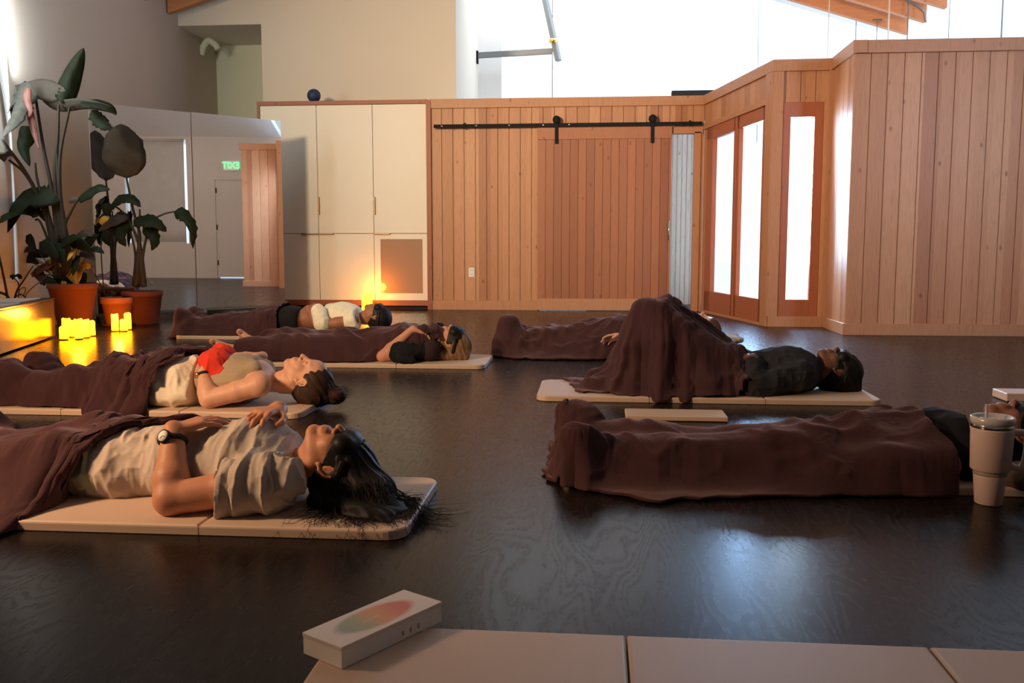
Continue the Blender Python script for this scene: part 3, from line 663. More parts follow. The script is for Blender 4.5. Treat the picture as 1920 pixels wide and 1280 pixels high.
# pale board lying behind the blanketed person, and box with cloth at the right edge
o = boxes('flat_board', [(0.16, 0.62, 4.17, 4.36, 0.002, 0.024)], MAT['mat'], bev=0.003); tag(centre(o), 'thin off-white board lying behind the fully blanketed person', 'board')
o = boxes('tissue_box', [(2.12, 2.42, 4.85, 5.02, 0.002, 0.045)], MAT['tumbler'], bev=0.004); tag(centre(o), 'flat pale box on the floor at the right edge', 'box')

# dark glossy platform with papers
pl = [(-4.26, 6.23), (-4.66, 7.59)]
PA = math.atan2(pl[1][1] - pl[0][1], pl[1][0] - pl[0][0])
pf = empty('low_platform', (pl[1][0], pl[1][1], 0), 'low dark glossy platform at the left edge beside the candles', 'platform', rz=PA)
boxes('platform_body', [(-2.1, 0, 0, 0.62, 0.012, 0.325)], MAT['gloss_black'], pf, bev=0.004)
boxes('platform_top', [(-2.105, 0.004, -0.004, 0.63, 0.325, 0.345)], MAT['gloss_black'], pf, bev=0.003)
M_ = Matrix.Translation(pf.location) @ Matrix.Rotation(PA, 4, 'Z')
for k, (x0, x1, y0, y1, z, lb) in enumerate([(-0.72, -0.10, 0.08, 0.50, 0.3455, 'larger white sheet of paper on the dark platform'), (-1.25, -0.80, 0.03, 0.36, 0.3455, 'smaller white sheet at the front of the dark platform')]):
    o = boxes('paper_sheet', [(x0, x1, y0, y1, z, z + 0.004)], MAT['paper'], M=M_); tag(centre(o), lb, 'paper')

# candles
CB = []
def candle(px, py, hpx, r, label, grp, Y=None):
    b = FL(px, py, 0); b.y += r; h = hpx * (b.y) / FPX; CB.append((b, h))
    t = empty('led_candle', (b.x, b.y, 0.0), label, 'candle', grp)
    z0 = 0.012; n = 28; prof = []
    me = lathe('c', [(0, z0), (r, z0), (r, h * 0.4), (r, h - 0.006), (r - 0.004, h), (r - 0.012, h - 0.004), (r * 0.4, h - 0.014), (0, h - 0.016)], n)
    for v in me.vertices:
        if v.co.z > h - 0.02: v.co.z += 0.006 * math.sin(math.atan2(v.co.y, v.co.x) * 2 + px)
    link('wax_body', me, MAT['candle'], t)
    link('candle_base', lathe('b', [(0, 0.0), (r * 0.96, 0.0), (r * 0.97, z0), (0, z0)], n), MAT['candle_base'], t)
    link('wick', tubes_mesh('w', [([(0, 0, h - 0.018), (0.001, 0, h + 0.004)], 0.0025)], 6), MAT['candle'], t)
    return t
G1, G2 = 'LED candles clustered by the dark platform', 'LED candles before the small terracotta pot'
candle(116, 638, 26, 0.036, 'short glowing candle nearest the platform corner', G1)
candle(121, 632, 36, 0.035, 'tall glowing candle just behind the short one at the platform corner', G1)
candle(134, 633, 33, 0.030, 'slim glowing candle in the gap of the larger cluster', G1)
candle(144, 637, 40, 0.034, 'tallest glowing candle in front of the larger cluster', G1)
candle(157, 634, 36, 0.033, 'glowing candle right of the tallest one in the larger cluster', G1)
candle(168, 631, 30, 0.032, 'rightmost glowing candle of the larger cluster', G1)
candle(213, 622, 34, 0.031, 'tall glowing candle left of the pair before the small pot', G2)
candle(229, 622, 23, 0.032, 'short glowing candle of the three before the small pot', G2)
candle(237, 619, 33, 0.031, 'tall glowing candle behind the short one, before the small pot', G2)
G3 = 'LED candles before the cream cabinet'
candle(682, 583, 31, 0.030, 'shorter glowing candle of the two before the cream cabinet', G3)
candle(692, 583, 34, 0.032, 'taller glowing candle of the two before the cream cabinet', G3)
def glow(p, e, r=0.05):
    l = bpy.data.lights.new('candle_light', 'POINT'); l.energy = e; l.color = (1.0, 0.34, 0.03); l.shadow_soft_size = r
    o = bpy.data.objects.new('candle_light', l); C.objects.link(o); o.location = p
glow((-4.38, 7.46, 0.22), CE[0]); glow((-4.34, 8.06, 0.20), CE[1], 0.03); glow((-2.66, 11.14, 0.27), CE[2])

# pots
def pot(px, py, rt, rb, h, label, rim=0.05, cat='potted plant', name='potted_plant', Y=None, saucer=False, pm='terracotta'):
    b = FL(px, py, 0); b.y += rb
    t = empty(name, (b.x, b.y, 0), label, cat)
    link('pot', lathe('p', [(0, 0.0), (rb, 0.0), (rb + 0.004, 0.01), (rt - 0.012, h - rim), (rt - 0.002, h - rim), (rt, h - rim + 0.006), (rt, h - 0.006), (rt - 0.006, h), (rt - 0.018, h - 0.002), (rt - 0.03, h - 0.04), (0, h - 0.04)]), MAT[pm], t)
    link('soil', lathe('s', [(0, h - 0.02), (rt * 0.5, h - 0.018), (rt - 0.022, h - 0.03), (rt - 0.03, h - 0.06)]), MAT['soil'], t)
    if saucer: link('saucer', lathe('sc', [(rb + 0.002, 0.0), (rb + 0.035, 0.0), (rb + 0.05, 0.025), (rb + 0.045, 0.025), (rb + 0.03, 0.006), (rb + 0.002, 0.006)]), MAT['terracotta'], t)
    return t
# leaves
rl_ = random.Random(5)
def leaf(par, path, width, nrm, mat, fold=0.25, tear=0.0, name='leaf', tip=0.5, n=18):
    P = spline(path, n); T = np.gradient(P, axis=0); T /= np.linalg.norm(T, axis=1)[:, None]
    nr = np.array(nrm, float); V = []; F = []; K = 7
    for i in range(n):
        u = i / (n - 1); wdt = width * (math.sin(math.pi * min(1, u ** tip)) ** 0.62 if 0 < u < 1 else 0.02)
        N = nr - T[i] * nr.dot(T[i]); N /= np.linalg.norm(N) + 1e-9; B = np.cross(T[i], N)
        for j in range(K):
            s = (j / (K - 1) - 0.5) * 2; jag = 1 + tear * (rl_.random() - 0.6) * (abs(s) > 0.9)
            V.append(P[i] + B * s * wdt / 2 * jag + N * (-fold * abs(s) * wdt / 2 + 0.02 * wdt * math.sin(u * 19 + s * 4)) )
    for i in range(n - 1):
        for j in range(K - 1): F.append((i * K + j, i * K + j + 1, (i + 1) * K + j + 1, (i + 1) * K + j))
    me = mesh_np('leaf', V, F); o = link(name, me, mat, par, world=True)
    sm = o.modifiers.new('t', 'SOLIDIFY'); sm.thickness = 0.0015
    return o
def stem(par, path, r, mat='stem', name='stem'):
    return link(name, tubes_mesh('s', [(spline(path, 16), r)], 8), MAT[mat], par, world=True)
# big bird-of-paradise
pa = pot(125, 619, 0.225, 0.135, 0.44, 'large terracotta pot of tall bird-of-paradise and candlelit yellow ground leaves, behind the platform')
YA = pa.location.y
def Q(l, Y=YA): return [W(x, y, Y + (q[0] if q else 0)) for x, y, *q in l]
for l, r in [([(118, 520), (108, 430), (98, 360), (82, 280), (68, 190)], [0.03, 0.02, 0.012]), ([(122, 520), (112, 430), (103, 330), (108, 260), (110, 197)], [0.03, 0.02, 0.012]),
             ([(126, 520), (116, 420), (112, 300), (131, 200)], [0.03, 0.02, 0.011]), ([(112, 520), (88, 410), (52, 330, -0.1), (4, 262, -0.45)], [0.03, 0.02, 0.012]),
             ([(110, 520), (85, 400), (50, 330, -0.1), (17, 300, -0.25)], [0.028, 0.016, 0.01]), ([(128, 520), (120, 430), (112, 360), (107, 300), (109, 240)], [0.03, 0.02, 0.01]),
             ([(130, 520), (122, 430), (132, 400), (146, 374)], [0.02, 0.014, 0.009]), ([(108, 500), (92, 455), (75, 415), (66, 412)], [0.016, 0.011, 0.009]), ([(116, 510), (102, 440), (72, 345), (66, 305)], [0.025, 0.014, 0.009])]:
    stem(pa, Q(l), r)
for k, (a, b) in enumerate([((118, 530), (98, 372)), ((128, 530), (116, 380)), ((110, 530), (88, 385)), ((124, 530), (108, 372))]):
    stem(pa, Q([a, ((a[0] + b[0]) / 2 + 2, (a[1] + b[1]) / 2), b]), [0.045, 0.045, 0.026, 0.012], name='leaf_sheath')
front = (0.2, -1, 0.25)
leaf(pa, Q([(116, 194), (128, 160), (143, 122), (157, 90, -0.05)]), 0.19, (0.5, -0.85, 0.2), MAT['leaf'], fold=0.5)
leaf(pa, Q([(124, 170), (100, 171), (72, 166), (50, 158)]), 0.20, (0.0, -1, -0.1), MAT['leaf_under'], fold=0.06, tip=1.0)
leaf(pa, Q([(56, 152), (48, 175, -0.05), (33, 212, -0.2), (6, 256, -0.4)]), 0.22, (0.3, -0.9, 0.5), MAT['leaf_pale'], fold=0.35, tear=0.5)
leaf(pa, Q([(54, 160), (34, 172, 0.05), (24, 190, -0.05), (14, 212, -0.25)]), 0.17, (-0.4, -0.9, 0.2), MAT['leaf'], fold=0.3, tear=0.3)
leaf(pa, Q([(53, 200, -0.1), (60, 232, -0.1), (66, 256, -0.1), (73, 280, -0.1)]), 0.07, front, MAT['leaf_red'], fold=0.3)
leaf(pa, Q([(52, 162, -0.12), (50, 185, -0.15), (56, 206, -0.15), (52, 222, -0.12)]), 0.075, front, MAT['leaf_red'], fold=0.2)
leaf(pa, Q([(54, 236, -0.02), (50, 258, 0), (44, 278, 0), (56, 312, 0)]), 0.15, (0.5, -0.8, 0), MAT['leaf'], fold=0.35)
leaf(pa, Q([(80, 190, 0.1), (112, 200, 0.05), (160, 196, -0.02), (205, 206, -0.05), (218, 216, -0.05)]), 0.13, (0.1, -0.75, -0.6), MAT['leaf_under'], fold=0.25)
leaf(pa, Q([(150, 192, -0.05), (180, 192, -0.05), (205, 200, -0.07), (219, 214, -0.07)]), 0.12, (0.1, -0.7, 0.7), MAT['leaf'], fold=0.2)
leaf(pa, Q([(172, 206, 0), (182, 222, -0.03), (198, 236, -0.06), (212, 240, -0.06)]), 0.14, front, MAT['leaf'], fold=0.3, tear=0.5)
leaf(pa, Q([(112, 362, 0), (84, 366, -0.05), (40, 378, -0.1), (14, 436, -0.35)]), 0.26, (0.1, -0.85, 0.5), MAT['leaf'], fold=0.15, tear=0.35)
leaf(pa, Q([(76, 390, 0), (50, 395, -0.05), (18, 400, -0.3), (0, 418, -0.45)]), 0.19, (0.1, -0.85, 0.5), MAT['leaf'], fold=0.2, tear=0.3)
leaf(pa, Q([(18, 300, 0), (8, 290, -0.3), (-4, 284, -0.45), (-16, 290, -0.5)]), 0.11, front, MAT['leaf_under'], fold=0.2)
leaf(pa, Q([(66, 395, 0), (76, 400, 0), (84, 410, 0), (88, 418, 0)]), 0.06, front, MAT['leaf'], fold=0.2)
leaf(pa, Q([(146, 372, 0), (168, 360, -0.05), (185, 352, -0.08), (206, 356, -0.1)]), 0.15, (0.0, -0.8, 0.6), MAT['leaf'], fold=0.2)
leaf(pa, Q([(128, 378, 0), (136, 374, 0), (146, 374, 0), (154, 378, 0)]), 0.06, front, MAT['leaf_under'], fold=0.2)
# ground leaves
gl = [(100, 498, 38, 'leaf_yellow_lit', -10), (118, 522, 34, 'leaf_yellow_lit', 80), (136, 520, 40, 'leaf_yellow_lit', 60), (160, 500, 26, 'leaf_yellow_lit', 10), (172, 506, 16, 'leaf_red', 60), (78, 505, 40, 'leaf_red', -20), (75, 520, 34, 'leaf_under', 60),
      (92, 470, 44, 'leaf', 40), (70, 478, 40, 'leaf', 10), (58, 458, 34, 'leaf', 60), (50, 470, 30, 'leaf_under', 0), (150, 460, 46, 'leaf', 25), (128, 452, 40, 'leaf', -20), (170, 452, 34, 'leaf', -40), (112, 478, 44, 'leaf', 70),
      (165, 480, 30, 'leaf_under', 30), (140, 498, 36, 'leaf', 100), (155, 525, 30, 'leaf', 80), (90, 528, 30, 'leaf', 10), (160, 440, 26, 'leaf_under', 10), (118, 440, 34, 'leaf', 60), (182, 470, 26, 'leaf', 20), (134, 475, 30, 'leaf_yellow_lit', 120), (148, 515, 24, 'leaf_yellow_lit', 90), (105, 455, 30, 'leaf', -60), (60, 490, 26, 'leaf', 20)]
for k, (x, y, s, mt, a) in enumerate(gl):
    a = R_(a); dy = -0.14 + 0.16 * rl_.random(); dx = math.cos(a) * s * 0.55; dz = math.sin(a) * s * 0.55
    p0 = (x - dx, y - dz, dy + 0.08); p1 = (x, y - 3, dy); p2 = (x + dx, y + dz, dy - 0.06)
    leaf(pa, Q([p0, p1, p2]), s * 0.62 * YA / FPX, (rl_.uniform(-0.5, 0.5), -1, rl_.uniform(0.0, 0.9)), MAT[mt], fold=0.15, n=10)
    stem(pa, Q([(122 + rl_.uniform(-14, 14), 536), ((x + 122) / 2, (y + 530) / 2, dy / 2), p0]), 0.004)
# medium pot behind, with banana-like leaves
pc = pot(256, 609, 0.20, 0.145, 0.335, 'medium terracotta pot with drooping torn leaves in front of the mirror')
YC = pc.location.y
def Q2(l): return [W(x, y, YC + (q[0] if q else 0)) for x, y, *q in l]
for l, r in [([(254, 535), (258, 480), (262, 440), (250, 395), (236, 328)], [0.022, 0.016, 0.01]), ([(272, 535), (266, 480), (260, 440), (262, 410), (262, 392)], [0.022, 0.014, 0.008]),
             ([(262, 535), (262, 470), (250, 430), (232, 400), (210, 382)], [0.02, 0.013, 0.008]), ([(268, 535), (268, 480), (282, 420), (305, 402), (330, 396)], [0.018, 0.011, 0.007]), ([(250, 535), (254, 480), (244, 430), (240, 395)], [0.018, 0.01, 0.006])]:
    stem(pc, Q2(l), r)
stem(pc, Q2([(256, 538), (259, 500), (262, 455)]), [0.035, 0.03, 0.016], name='leaf_sheath'); stem(pc, Q2([(270, 538), (266, 500), (263, 460)]), [0.033, 0.028, 0.014], name='leaf_sheath')
leaf(pc, Q2([(238, 334), (234, 300, -0.05), (229, 262, -0.08), (226, 232, -0.1)]), 0.42, (0.3, -1, 0.1), MAT['leaf_under'], fold=0.12, tear=0.12, tip=0.8)
leaf(pc, Q2([(206, 386, 0), (222, 372, -0.05), (246, 372, -0.08), (264, 388, -0.1)]), 0.16, (0.0, -0.75, 0.65), MAT['leaf'], fold=0.25, tear=0.25)
leaf(pc, Q2([(250, 412, 0), (275, 412, -0.06), (296, 420, -0.1), (312, 434, -0.1)]), 0.17, (0.1, -0.8, 0.6), MAT['leaf'], fold=0.2, tear=0.35)
leaf(pc, Q2([(268, 424, 0), (284, 436, -0.06), (290, 452, -0.08), (284, 470, -0.08)]), 0.15, front, MAT['leaf'], fold=0.25, tear=0.4)
leaf(pc, Q2([(326, 398, 0), (342, 400, -0.04), (360, 424, -0.08), (362, 466, -0.08)]), 0.145, (0.4, -0.9, 0.3), MAT['leaf'], fold=0.3, tear=0.5)
leaf(pc, Q2([(238, 400, 0), (220, 408, -0.05), (200, 420, -0.05), (184, 434, -0.05)]), 0.15, (0, -0.85, 0.5), MAT['leaf_under'], fold=0.2, tear=0.2)
leaf(pc, Q2([(245, 415, 0), (228, 428, -0.05), (226, 445, -0.08), (236, 462, -0.08)]), 0.15, front, MAT['leaf'], fold=0.2, tear=0.2)
leaf(pc, Q2([(216, 418, 0), (204, 430, -0.05), (198, 446, -0.08), (206, 462, -0.08)]), 0.12, front, MAT['leaf'], fold=0.2, tear=0.2)
leaf(pc, Q2([(186, 418, 0), (196, 412, -0.02), (204, 414, -0.03), (212, 424, -0.03)]), 0.09, front, MAT['leaf_yellow_lit'], fold=0.2)  # orange light on this leaf is put into its colour
leaf(pc, Q2([(198, 380, 0), (200, 392, 0), (196, 402, 0), (190, 404, 0)]), 0.10, front, MAT['leaf'], fold=0.2)
# small pot in front with a thin cane and watering bulb
pb = pot(211, 612, 0.155, 0.105, 0.285, 'small bright terracotta pot lit by three candles', rim=0.06, saucer=True, pm='terracotta_lit')
stem(pb, [W(200, 556, pb.location.y), W(190, 535, pb.location.y), W(174, 508, pb.location.y)], 0.005); stem(pb, [W(196, 556, pb.location.y), W(191, 500, pb.location.y), W(189, 445, pb.location.y)], 0.006, name='cane')
def bulb(p, r, label):
    t = empty('watering_bulb', p, label, 'watering bulb'); 
    bm = bmesh.new(); bmesh.ops.create_uvsphere(bm, u_segments=24, v_segments=16, radius=r); bmesh.ops.translate(bm, vec=(0, 0, r + 0.05), verts=bm.verts)
    link('glass_globe', bm_mesh(bm, 'g', True), MAT['bulb_glass'], t); link('glass_spike', tubes_mesh('s', [([(0, 0, -0.02), (0, 0, 0.055)], [0.004, 0.009])], 10), MAT['bulb_glass'], t)
z = pb.location
bulb((z.x - 0.03, z.y - 0.04, 0.215 + 0.0), 0.042, 'clear glass watering bulb in the small bright pot')
z = pc.location
bulb((z.x + 0.11, z.y - 0.08, 0.315), 0.042, 'clear glass watering bulb in the pot before the mirror')
# bare branching plant at the far left, in its own dark pot behind the platform
pd_ = FL(33, 628, 0); pd = empty('bare_plant', (pd_.x, pd_.y + 0.05, 0), 'nearly bare branching plant behind the platform at the left edge', 'potted plant')
link('pot', lathe('p', [(0, 0), (0.12, 0), (0.16, 0.26), (0.145, 0.26), (0.13, 0.22), (0, 0.22)]), MAT['black'], pd)
YD = pd.location.y
def Q3(l): return [W(x, y, YD + (q[0] if q else 0)) for x, y, *q in l]
for l, r in [([(18, 580), (12, 545), (3, 500), (-6, 460)], [0.012, 0.009]), ([(22, 580), (14, 555), (-10, 545)], 0.012), ([(22, 582), (32, 545), (45, 525), (62, 498)], [0.011, 0.006]), ([(36, 552), (34, 530), (24, 520)], 0.005),
             ([(34, 580), (36, 545), (48, 540), (44, 556)], 0.004), ([(38, 578), (52, 548), (80, 524), (102, 506)], 0.004), ([(22, 580), (26, 560), (40, 552), (50, 560)], 0.006)]: stem(pd, Q3(l), r)
leaf(pd, Q3([(28, 521), (22, 518), (18, 520)]), 0.05, front, MAT['leaf'], n=8); leaf(pd, Q3([(40, 523), (34, 516), (26, 518)]), 0.04, front, MAT['leaf'], n=8)

# =================================================================== SIGNED-DISTANCE BODY BUILDER
_rs = np.random.RandomState(7); _LAT = _rs.rand(32, 32, 32).astype(np.float32)
def vnoise(x, y, z):
    xi, yi, zi = np.floor(x).astype(int), np.floor(y).astype(int), np.floor(z).astype(int)
    fx, fy, fz = x - xi, y - yi, z - zi
    fx, fy, fz = [f * f * (3 - 2 * f) for f in (fx, fy, fz)]
    g = lambda a, b, c: _LAT[(xi + a) & 31, (yi + b) & 31, (zi + c) & 31]
    return ((g(0,0,0)*(1-fx)+g(1,0,0)*fx)*(1-fy)+(g(0,1,0)*(1-fx)+g(1,1,0)*fx)*fy)*(1-fz)+((g(0,0,1)*(1-fx)+g(1,0,1)*fx)*(1-fy)+(g(0,1,1)*(1-fx)+g(1,1,1)*fx)*fy)*fz
class Vol:
    def __init__(s, prims, h, k=0.02, pad=0.03, off=0.0):
        "prims: ('c',a,ra,b,rb,k) capsule | ('e',centre,(rx,ry,rz),R,k) ellipsoid | '-c','-e' subtract"
        lo = np.full(3, 1e9); hi = -lo
        for p in prims:
            if p[0][0] == '-': continue
            for c, r in ([(p[1], p[2]), (p[3], p[4])] if p[0] == 'c' else [(p[1], max(p[2]))]):
                c = np.array(tuple(c)); lo = np.minimum(lo, c - r - off); hi = np.maximum(hi, c + r + off)
        s.h = h; s.lo = lo - pad; n = np.ceil((hi + pad - s.lo) / h).astype(int) + 1; s.n = n
        s.d = np.full(n, 1.0, np.float32); s.k = k; s.off = off
        for p in prims: s.add(p)
    def blk(s, lo, hi):
        a = np.maximum(0, np.floor((np.asarray(lo) - s.lo) / s.h).astype(int)); b = np.minimum(s.n, np.ceil((np.asarray(hi) - s.lo) / s.h).astype(int) + 1)
        sl = tuple(slice(x, y) for x, y in zip(a, b)); ax = [s.lo[i] + s.h * np.arange(a[i], b[i]) for i in range(3)]
        return sl, ax[0][:, None, None], ax[1][None, :, None], ax[2][None, None, :]
    def add(s, p):
        ty = p[0][-1]; k = s.k if p[-1] is None else p[-1]; m = k + 3 * s.h + s.off
        if ty == 'c':
            a = np.array(tuple(p[1])); b = np.array(tuple(p[3])); ra, rb = p[2] + s.off, p[4] + s.off; r = max(ra, rb) + m
            sl, X, Y, Z = s.blk(np.minimum(a, b) - r, np.maximum(a, b) + r); ab = b - a; L2 = ab.dot(ab) + 1e-12
            t = np.clip(((X - a[0]) * ab[0] + (Y - a[1]) * ab[1] + (Z - a[2]) * ab[2]) / L2, 0, 1)
            d = np.sqrt((X - a[0] - t * ab[0]) ** 2 + (Y - a[1] - t * ab[1]) ** 2 + (Z - a[2] - t * ab[2]) ** 2) - (ra + (rb - ra) * t)
        else:
            c = np.array(tuple(p[1])); r = np.array(p[2]) + s.off; Rm = np.eye(3) if p[3] is None else np.array(p[3]); R0 = max(r) + m
            sl, X, Y, Z = s.blk(c - R0, c + R0); dx, dy, dz = X - c[0], Y - c[1], Z - c[2]
            q = [Rm[i][0] * dx + Rm[i][1] * dy + Rm[i][2] * dz for i in range(3)]
            k0 = np.sqrt((q[0] / r[0]) ** 2 + (q[1] / r[1]) ** 2 + (q[2] / r[2]) ** 2); k1 = np.sqrt((q[0] / r[0] ** 2) ** 2 + (q[1] / r[1] ** 2) ** 2 + (q[2] / r[2] ** 2) ** 2) + 1e-9
            d = k0 * (k0 - 1) / k1; d = np.where(k0 < 0.05, -min(r), d)
        D = s.d[sl]; d = d.astype(np.float32)
        if p[0][0] == '-':
            hh = np.clip(0.5 + 0.5 * (-d - D) / k, 0, 1) if k > 0 else None
            hh = np.clip(0.5 - 0.5 * (D + d) / k, 0, 1); s.d[sl] = D * (1 - hh) + (-d) * hh + k * hh * (1 - hh)
        else:
            hh = np.clip(0.5 + 0.5 * (D - d) / k, 0, 1); s.d[sl] = D * (1 - hh) + d * hh - k * hh * (1 - hh)
    def grids(s):
        return [s.lo[i] + s.h * np.arange(s.n[i]).reshape([-1 if j == i else 1 for j in range(3)]) for i in range(3)]
    def cut(s, pt, nrm, wav=0.0, f=30):
        "remove the side the normal points to"
        X, Y, Z = s.grids(); n = np.array(nrm, float); n /= np.linalg.norm(n)
        pl = (X - pt[0]) * n[0] + (Y - pt[1]) * n[1] + (Z - pt[2]) * n[2]
        if wav: pl = pl + wav * np.sin(f * (X + 1.3 * Y)) * np.cos(f * 0.8 * (Z - Y))
        s.d = np.maximum(s.d, pl.astype(np.float32)); return s
    def disp(s, fn, band=0.03):
        idx = np.where(np.abs(s.d) < band); P = [s.lo[i] + s.h * idx[i] for i in range(3)]
        s.d[idx] += fn(*P).astype(np.float32); return s
    def mesh(s, name):
        d = s.d; n = np.array(d.shape); ins = d < 0
        c = [d[i:n[0] - 1 + i, j:n[1] - 1 + j, k:n[2] - 1 + k] for i in (0, 1) for j in (0, 1) for k in (0, 1)]
        cnt = sum((x < 0).astype(np.int8) for x in c); act = (cnt > 0) & (cnt < 8); idx = np.array(np.where(act)).T
        vals = np.stack([x[act] for x in c], 1); off = np.array([(i, j, k) for i in (0, 1) for j in (0, 1) for k in (0, 1)], float)
        P = np.zeros((len(idx), 3)); Wt = np.zeros(len(idx))
        for a in range(8):
            for b in range(a + 1, 8):
                if abs(off[a] - off[b]).sum() != 1: continue
                m = (vals[:, a] < 0) != (vals[:, b] < 0); t = np.where(m, vals[:, a] / (vals[:, a] - vals[:, b] + 1e-12 * (~m)), 0)
                P += np.where(m[:, None], off[a] + (off[b] - off[a]) * t[:, None], 0); Wt += m
        P = (idx + P / Wt[:, None]) * s.h + s.lo
        vid = -np.ones(act.shape, np.int64); vid[act] = np.arange(len(idx)); F = []
        for ax in range(3):
            sl0 = [slice(1, n[i] - 1) for i in range(3)]; sl1 = list(sl0); sl0[ax] = slice(0, n[ax] - 1); sl1[ax] = slice(1, n[ax])
            A = ins[tuple(sl0)]; B = ins[tuple(sl1)]; e = np.array(np.where(A != B)).T
            if len(e) == 0: continue
            base = e.copy()
            for i in range(3):
                if i != ax: base[:, i] += 1
            u, v = [i for i in range(3) if i != ax]; q = []
            for du, dv in ((0, 0), (1, 0), (1, 1), (0, 1)):
                bb = base.copy(); bb[:, u] -= du; bb[:, v] -= dv; q.append(vid[bb[:, 0], bb[:, 1], bb[:, 2]])
            q = np.stack(q, 1); fl = A[tuple(e.T)] ^ (ax == 1); q[~fl] = q[~fl][:, ::-1]; F.append(q)
        F = np.vstack(F); F = F[(F >= 0).all(1)]
        return mesh_np(name, P, F[:, ::-1])

def nv(v): v = np.array(tuple(v), float); return v / (np.linalg.norm(v) + 1e-12)
def frame(up, face):
    u = nv(up); f = np.array(tuple(face), float); f = nv(f - u * f.dot(u)); s = np.cross(f, u); return s, f, u   # side, face, up
def head(O, up, face, sc=1.0, mouth=True):
    s_, f_, u_ = frame(up, face); O = np.array(tuple(O)); P = lambda a, b, c: O + sc * (a * s_ + b * f_ + c * u_); R = [s_, f_, u_]
    e = lambda a, b, c, r, k=0.015, t='e': (t, P(a, b, c), tuple(x * sc for x in r), R, k * sc)
    cp = lambda p, ra, q, rb, k=0.01, t='c': (t, P(*p), ra * sc, P(*q), rb * sc, k * sc)
    L = [e(0, -0.015, 0.035, (0.074, 0.094, 0.086)), e(0, 0.022, -0.020, (0.062, 0.068, 0.092), 0.02),
         e(0, 0.045, 0.045, (0.052, 0.045, 0.05), 0.02), cp((-0.050, -0.005, -0.055), 0.022, (-0.012, 0.063, -0.097), 0.015, 0.02), cp((0.050, -0.005, -0.055), 0.022, (0.012, 0.063, -0.097), 0.015, 0.02),
         e(0, 0.070, -0.092, (0.020, 0.016, 0.017), 0.015), e(-0.036, 0.058, -0.028, (0.024, 0.022, 0.026), 0.015), e(0.036, 0.058, -0.028, (0.024, 0.022, 0.026), 0.015),
         cp((-0.036, 0.072, 0.026), 0.012, (0.036, 0.072, 0.026), 0.012, 0.012),
         e(-0.031, 0.096, 0.006, (0.017, 0.016, 0.013), 0.010, '-e'), e(0.031, 0.096, 0.006, (0.017, 0.016, 0.013), 0.010, '-e'),
         e(-0.031, 0.074, 0.004, (0.014, 0.013, 0.011), 0.004), e(0.031, 0.074, 0.004, (0.014, 0.013, 0.011), 0.004),
         cp((0, 0.084, 0.016), 0.008, (0, 0.108, -0.024), 0.0105, 0.010), e(-0.012, 0.096, -0.030, (0.008, 0.010, 0.008), 0.006), e(0.012, 0.096, -0.030, (0.008, 0.010, 0.008), 0.006),
         e(0, 0.083, -0.060, (0.026, 0.016, 0.020), 0.012), cp((-0.018, 0.089, -0.055), 0.005, (0.018, 0.089, -0.055), 0.005, 0.006), cp((-0.016, 0.088, -0.068), 0.006, (0.016, 0.088, -0.068), 0.006, 0.006),
         cp((-0.022, 0.101, -0.0615), 0.0028, (0.022, 0.101, -0.0615), 0.0028, 0.004, '-c')]
    for sg in (-1, 1):   # ears
        c = [(0.074, 0.004, -0.030), (0.084, -0.010, -0.022), (0.088, -0.020, 0.0), (0.087, -0.018, 0.018), (0.082, -0.004, 0.027), (0.077, 0.008, 0.018), (0.075, 0.010, 0.004)]
        for p, q in zip(c[:-1], c[1:]): L.append(cp((sg * p[0], p[1], p[2]), 0.0048, (sg * q[0], q[1], q[2]), 0.0048, 0.004))
        L += [e(sg * 0.076, -0.004, 0.002, (0.006, 0.014, 0.022), 0.004), e(sg * 0.076, 0.004, -0.030, (0.006, 0.008, 0.010), 0.006), e(sg * 0.086, -0.002, 0.000, (0.006, 0.007, 0.011), 0.004, '-e')]
    return L, P, R
def hand(wr, d, n, side, curl=(0.4, 0.45, 0.5, 0.55), sc=1.0, spread=0.08, thumb=0.5, k=0.004):
    "wr wrist, d finger direction, n palm-facing direction, side = thumb side"
    d = nv(d); n = np.array(tuple(n), float); n = nv(n - d * n.dot(d)); s = np.array(tuple(side), float); s = nv(s - d * s.dot(d) - n * s.dot(n)); w_ = np.array(tuple(wr), float)
    L = []; lens = [(0.043, 0.026, 0.021), (0.047, 0.030, 0.023), (0.044, 0.028, 0.022), (0.034, 0.021, 0.019)]
    for i in range(4):
        a = 0.030 - 0.0195 * i; kn = w_ + sc * (d * (0.092 - 0.006 * abs(i - 1) ** 1.5) + s * a - n * 0.004)
        L.append(('c', w_ + sc * (d * 0.012 + s * a * 0.55), 0.0145 * sc, kn, 0.0115 * sc, 0.012))
        dd = nv(d + s * spread * (1.5 - i)); p = kn; th = curl[i] * 0.6; r = (0.0098, 0.0098, 0.0094, 0.0084)[i]
        for j in range(3):
            v = dd * math.cos(th) + n * math.sin(th); q = p + v * lens[i][j] * sc
            L.append(('c', p, (r - 0.0008 * j) * sc, q, (r - 0.0008 * (j + 1)) * sc, k)); p = q; th += curl[i]
    t0 = w_ + sc * (d * 0.020 + s * 0.022); t1 = t0 + sc * nv(d * 0.6 + s * 0.75 + n * 0.3) * 0.045; t2 = t1 + sc * nv(d * 0.9 + s * (0.5 - thumb * 0.5) + n * thumb) * 0.032; t3 = t2 + sc * nv(d + s * (0.1 - thumb * 0.5) + n * thumb) * 0.026
    L += [('c', t0, 0.016 * sc, t1, 0.0125 * sc, 0.010), ('c', t1, 0.0118 * sc, t2, 0.0105 * sc, k), ('c', t2, 0.0105 * sc, t3, 0.0085 * sc, k)]
    return L
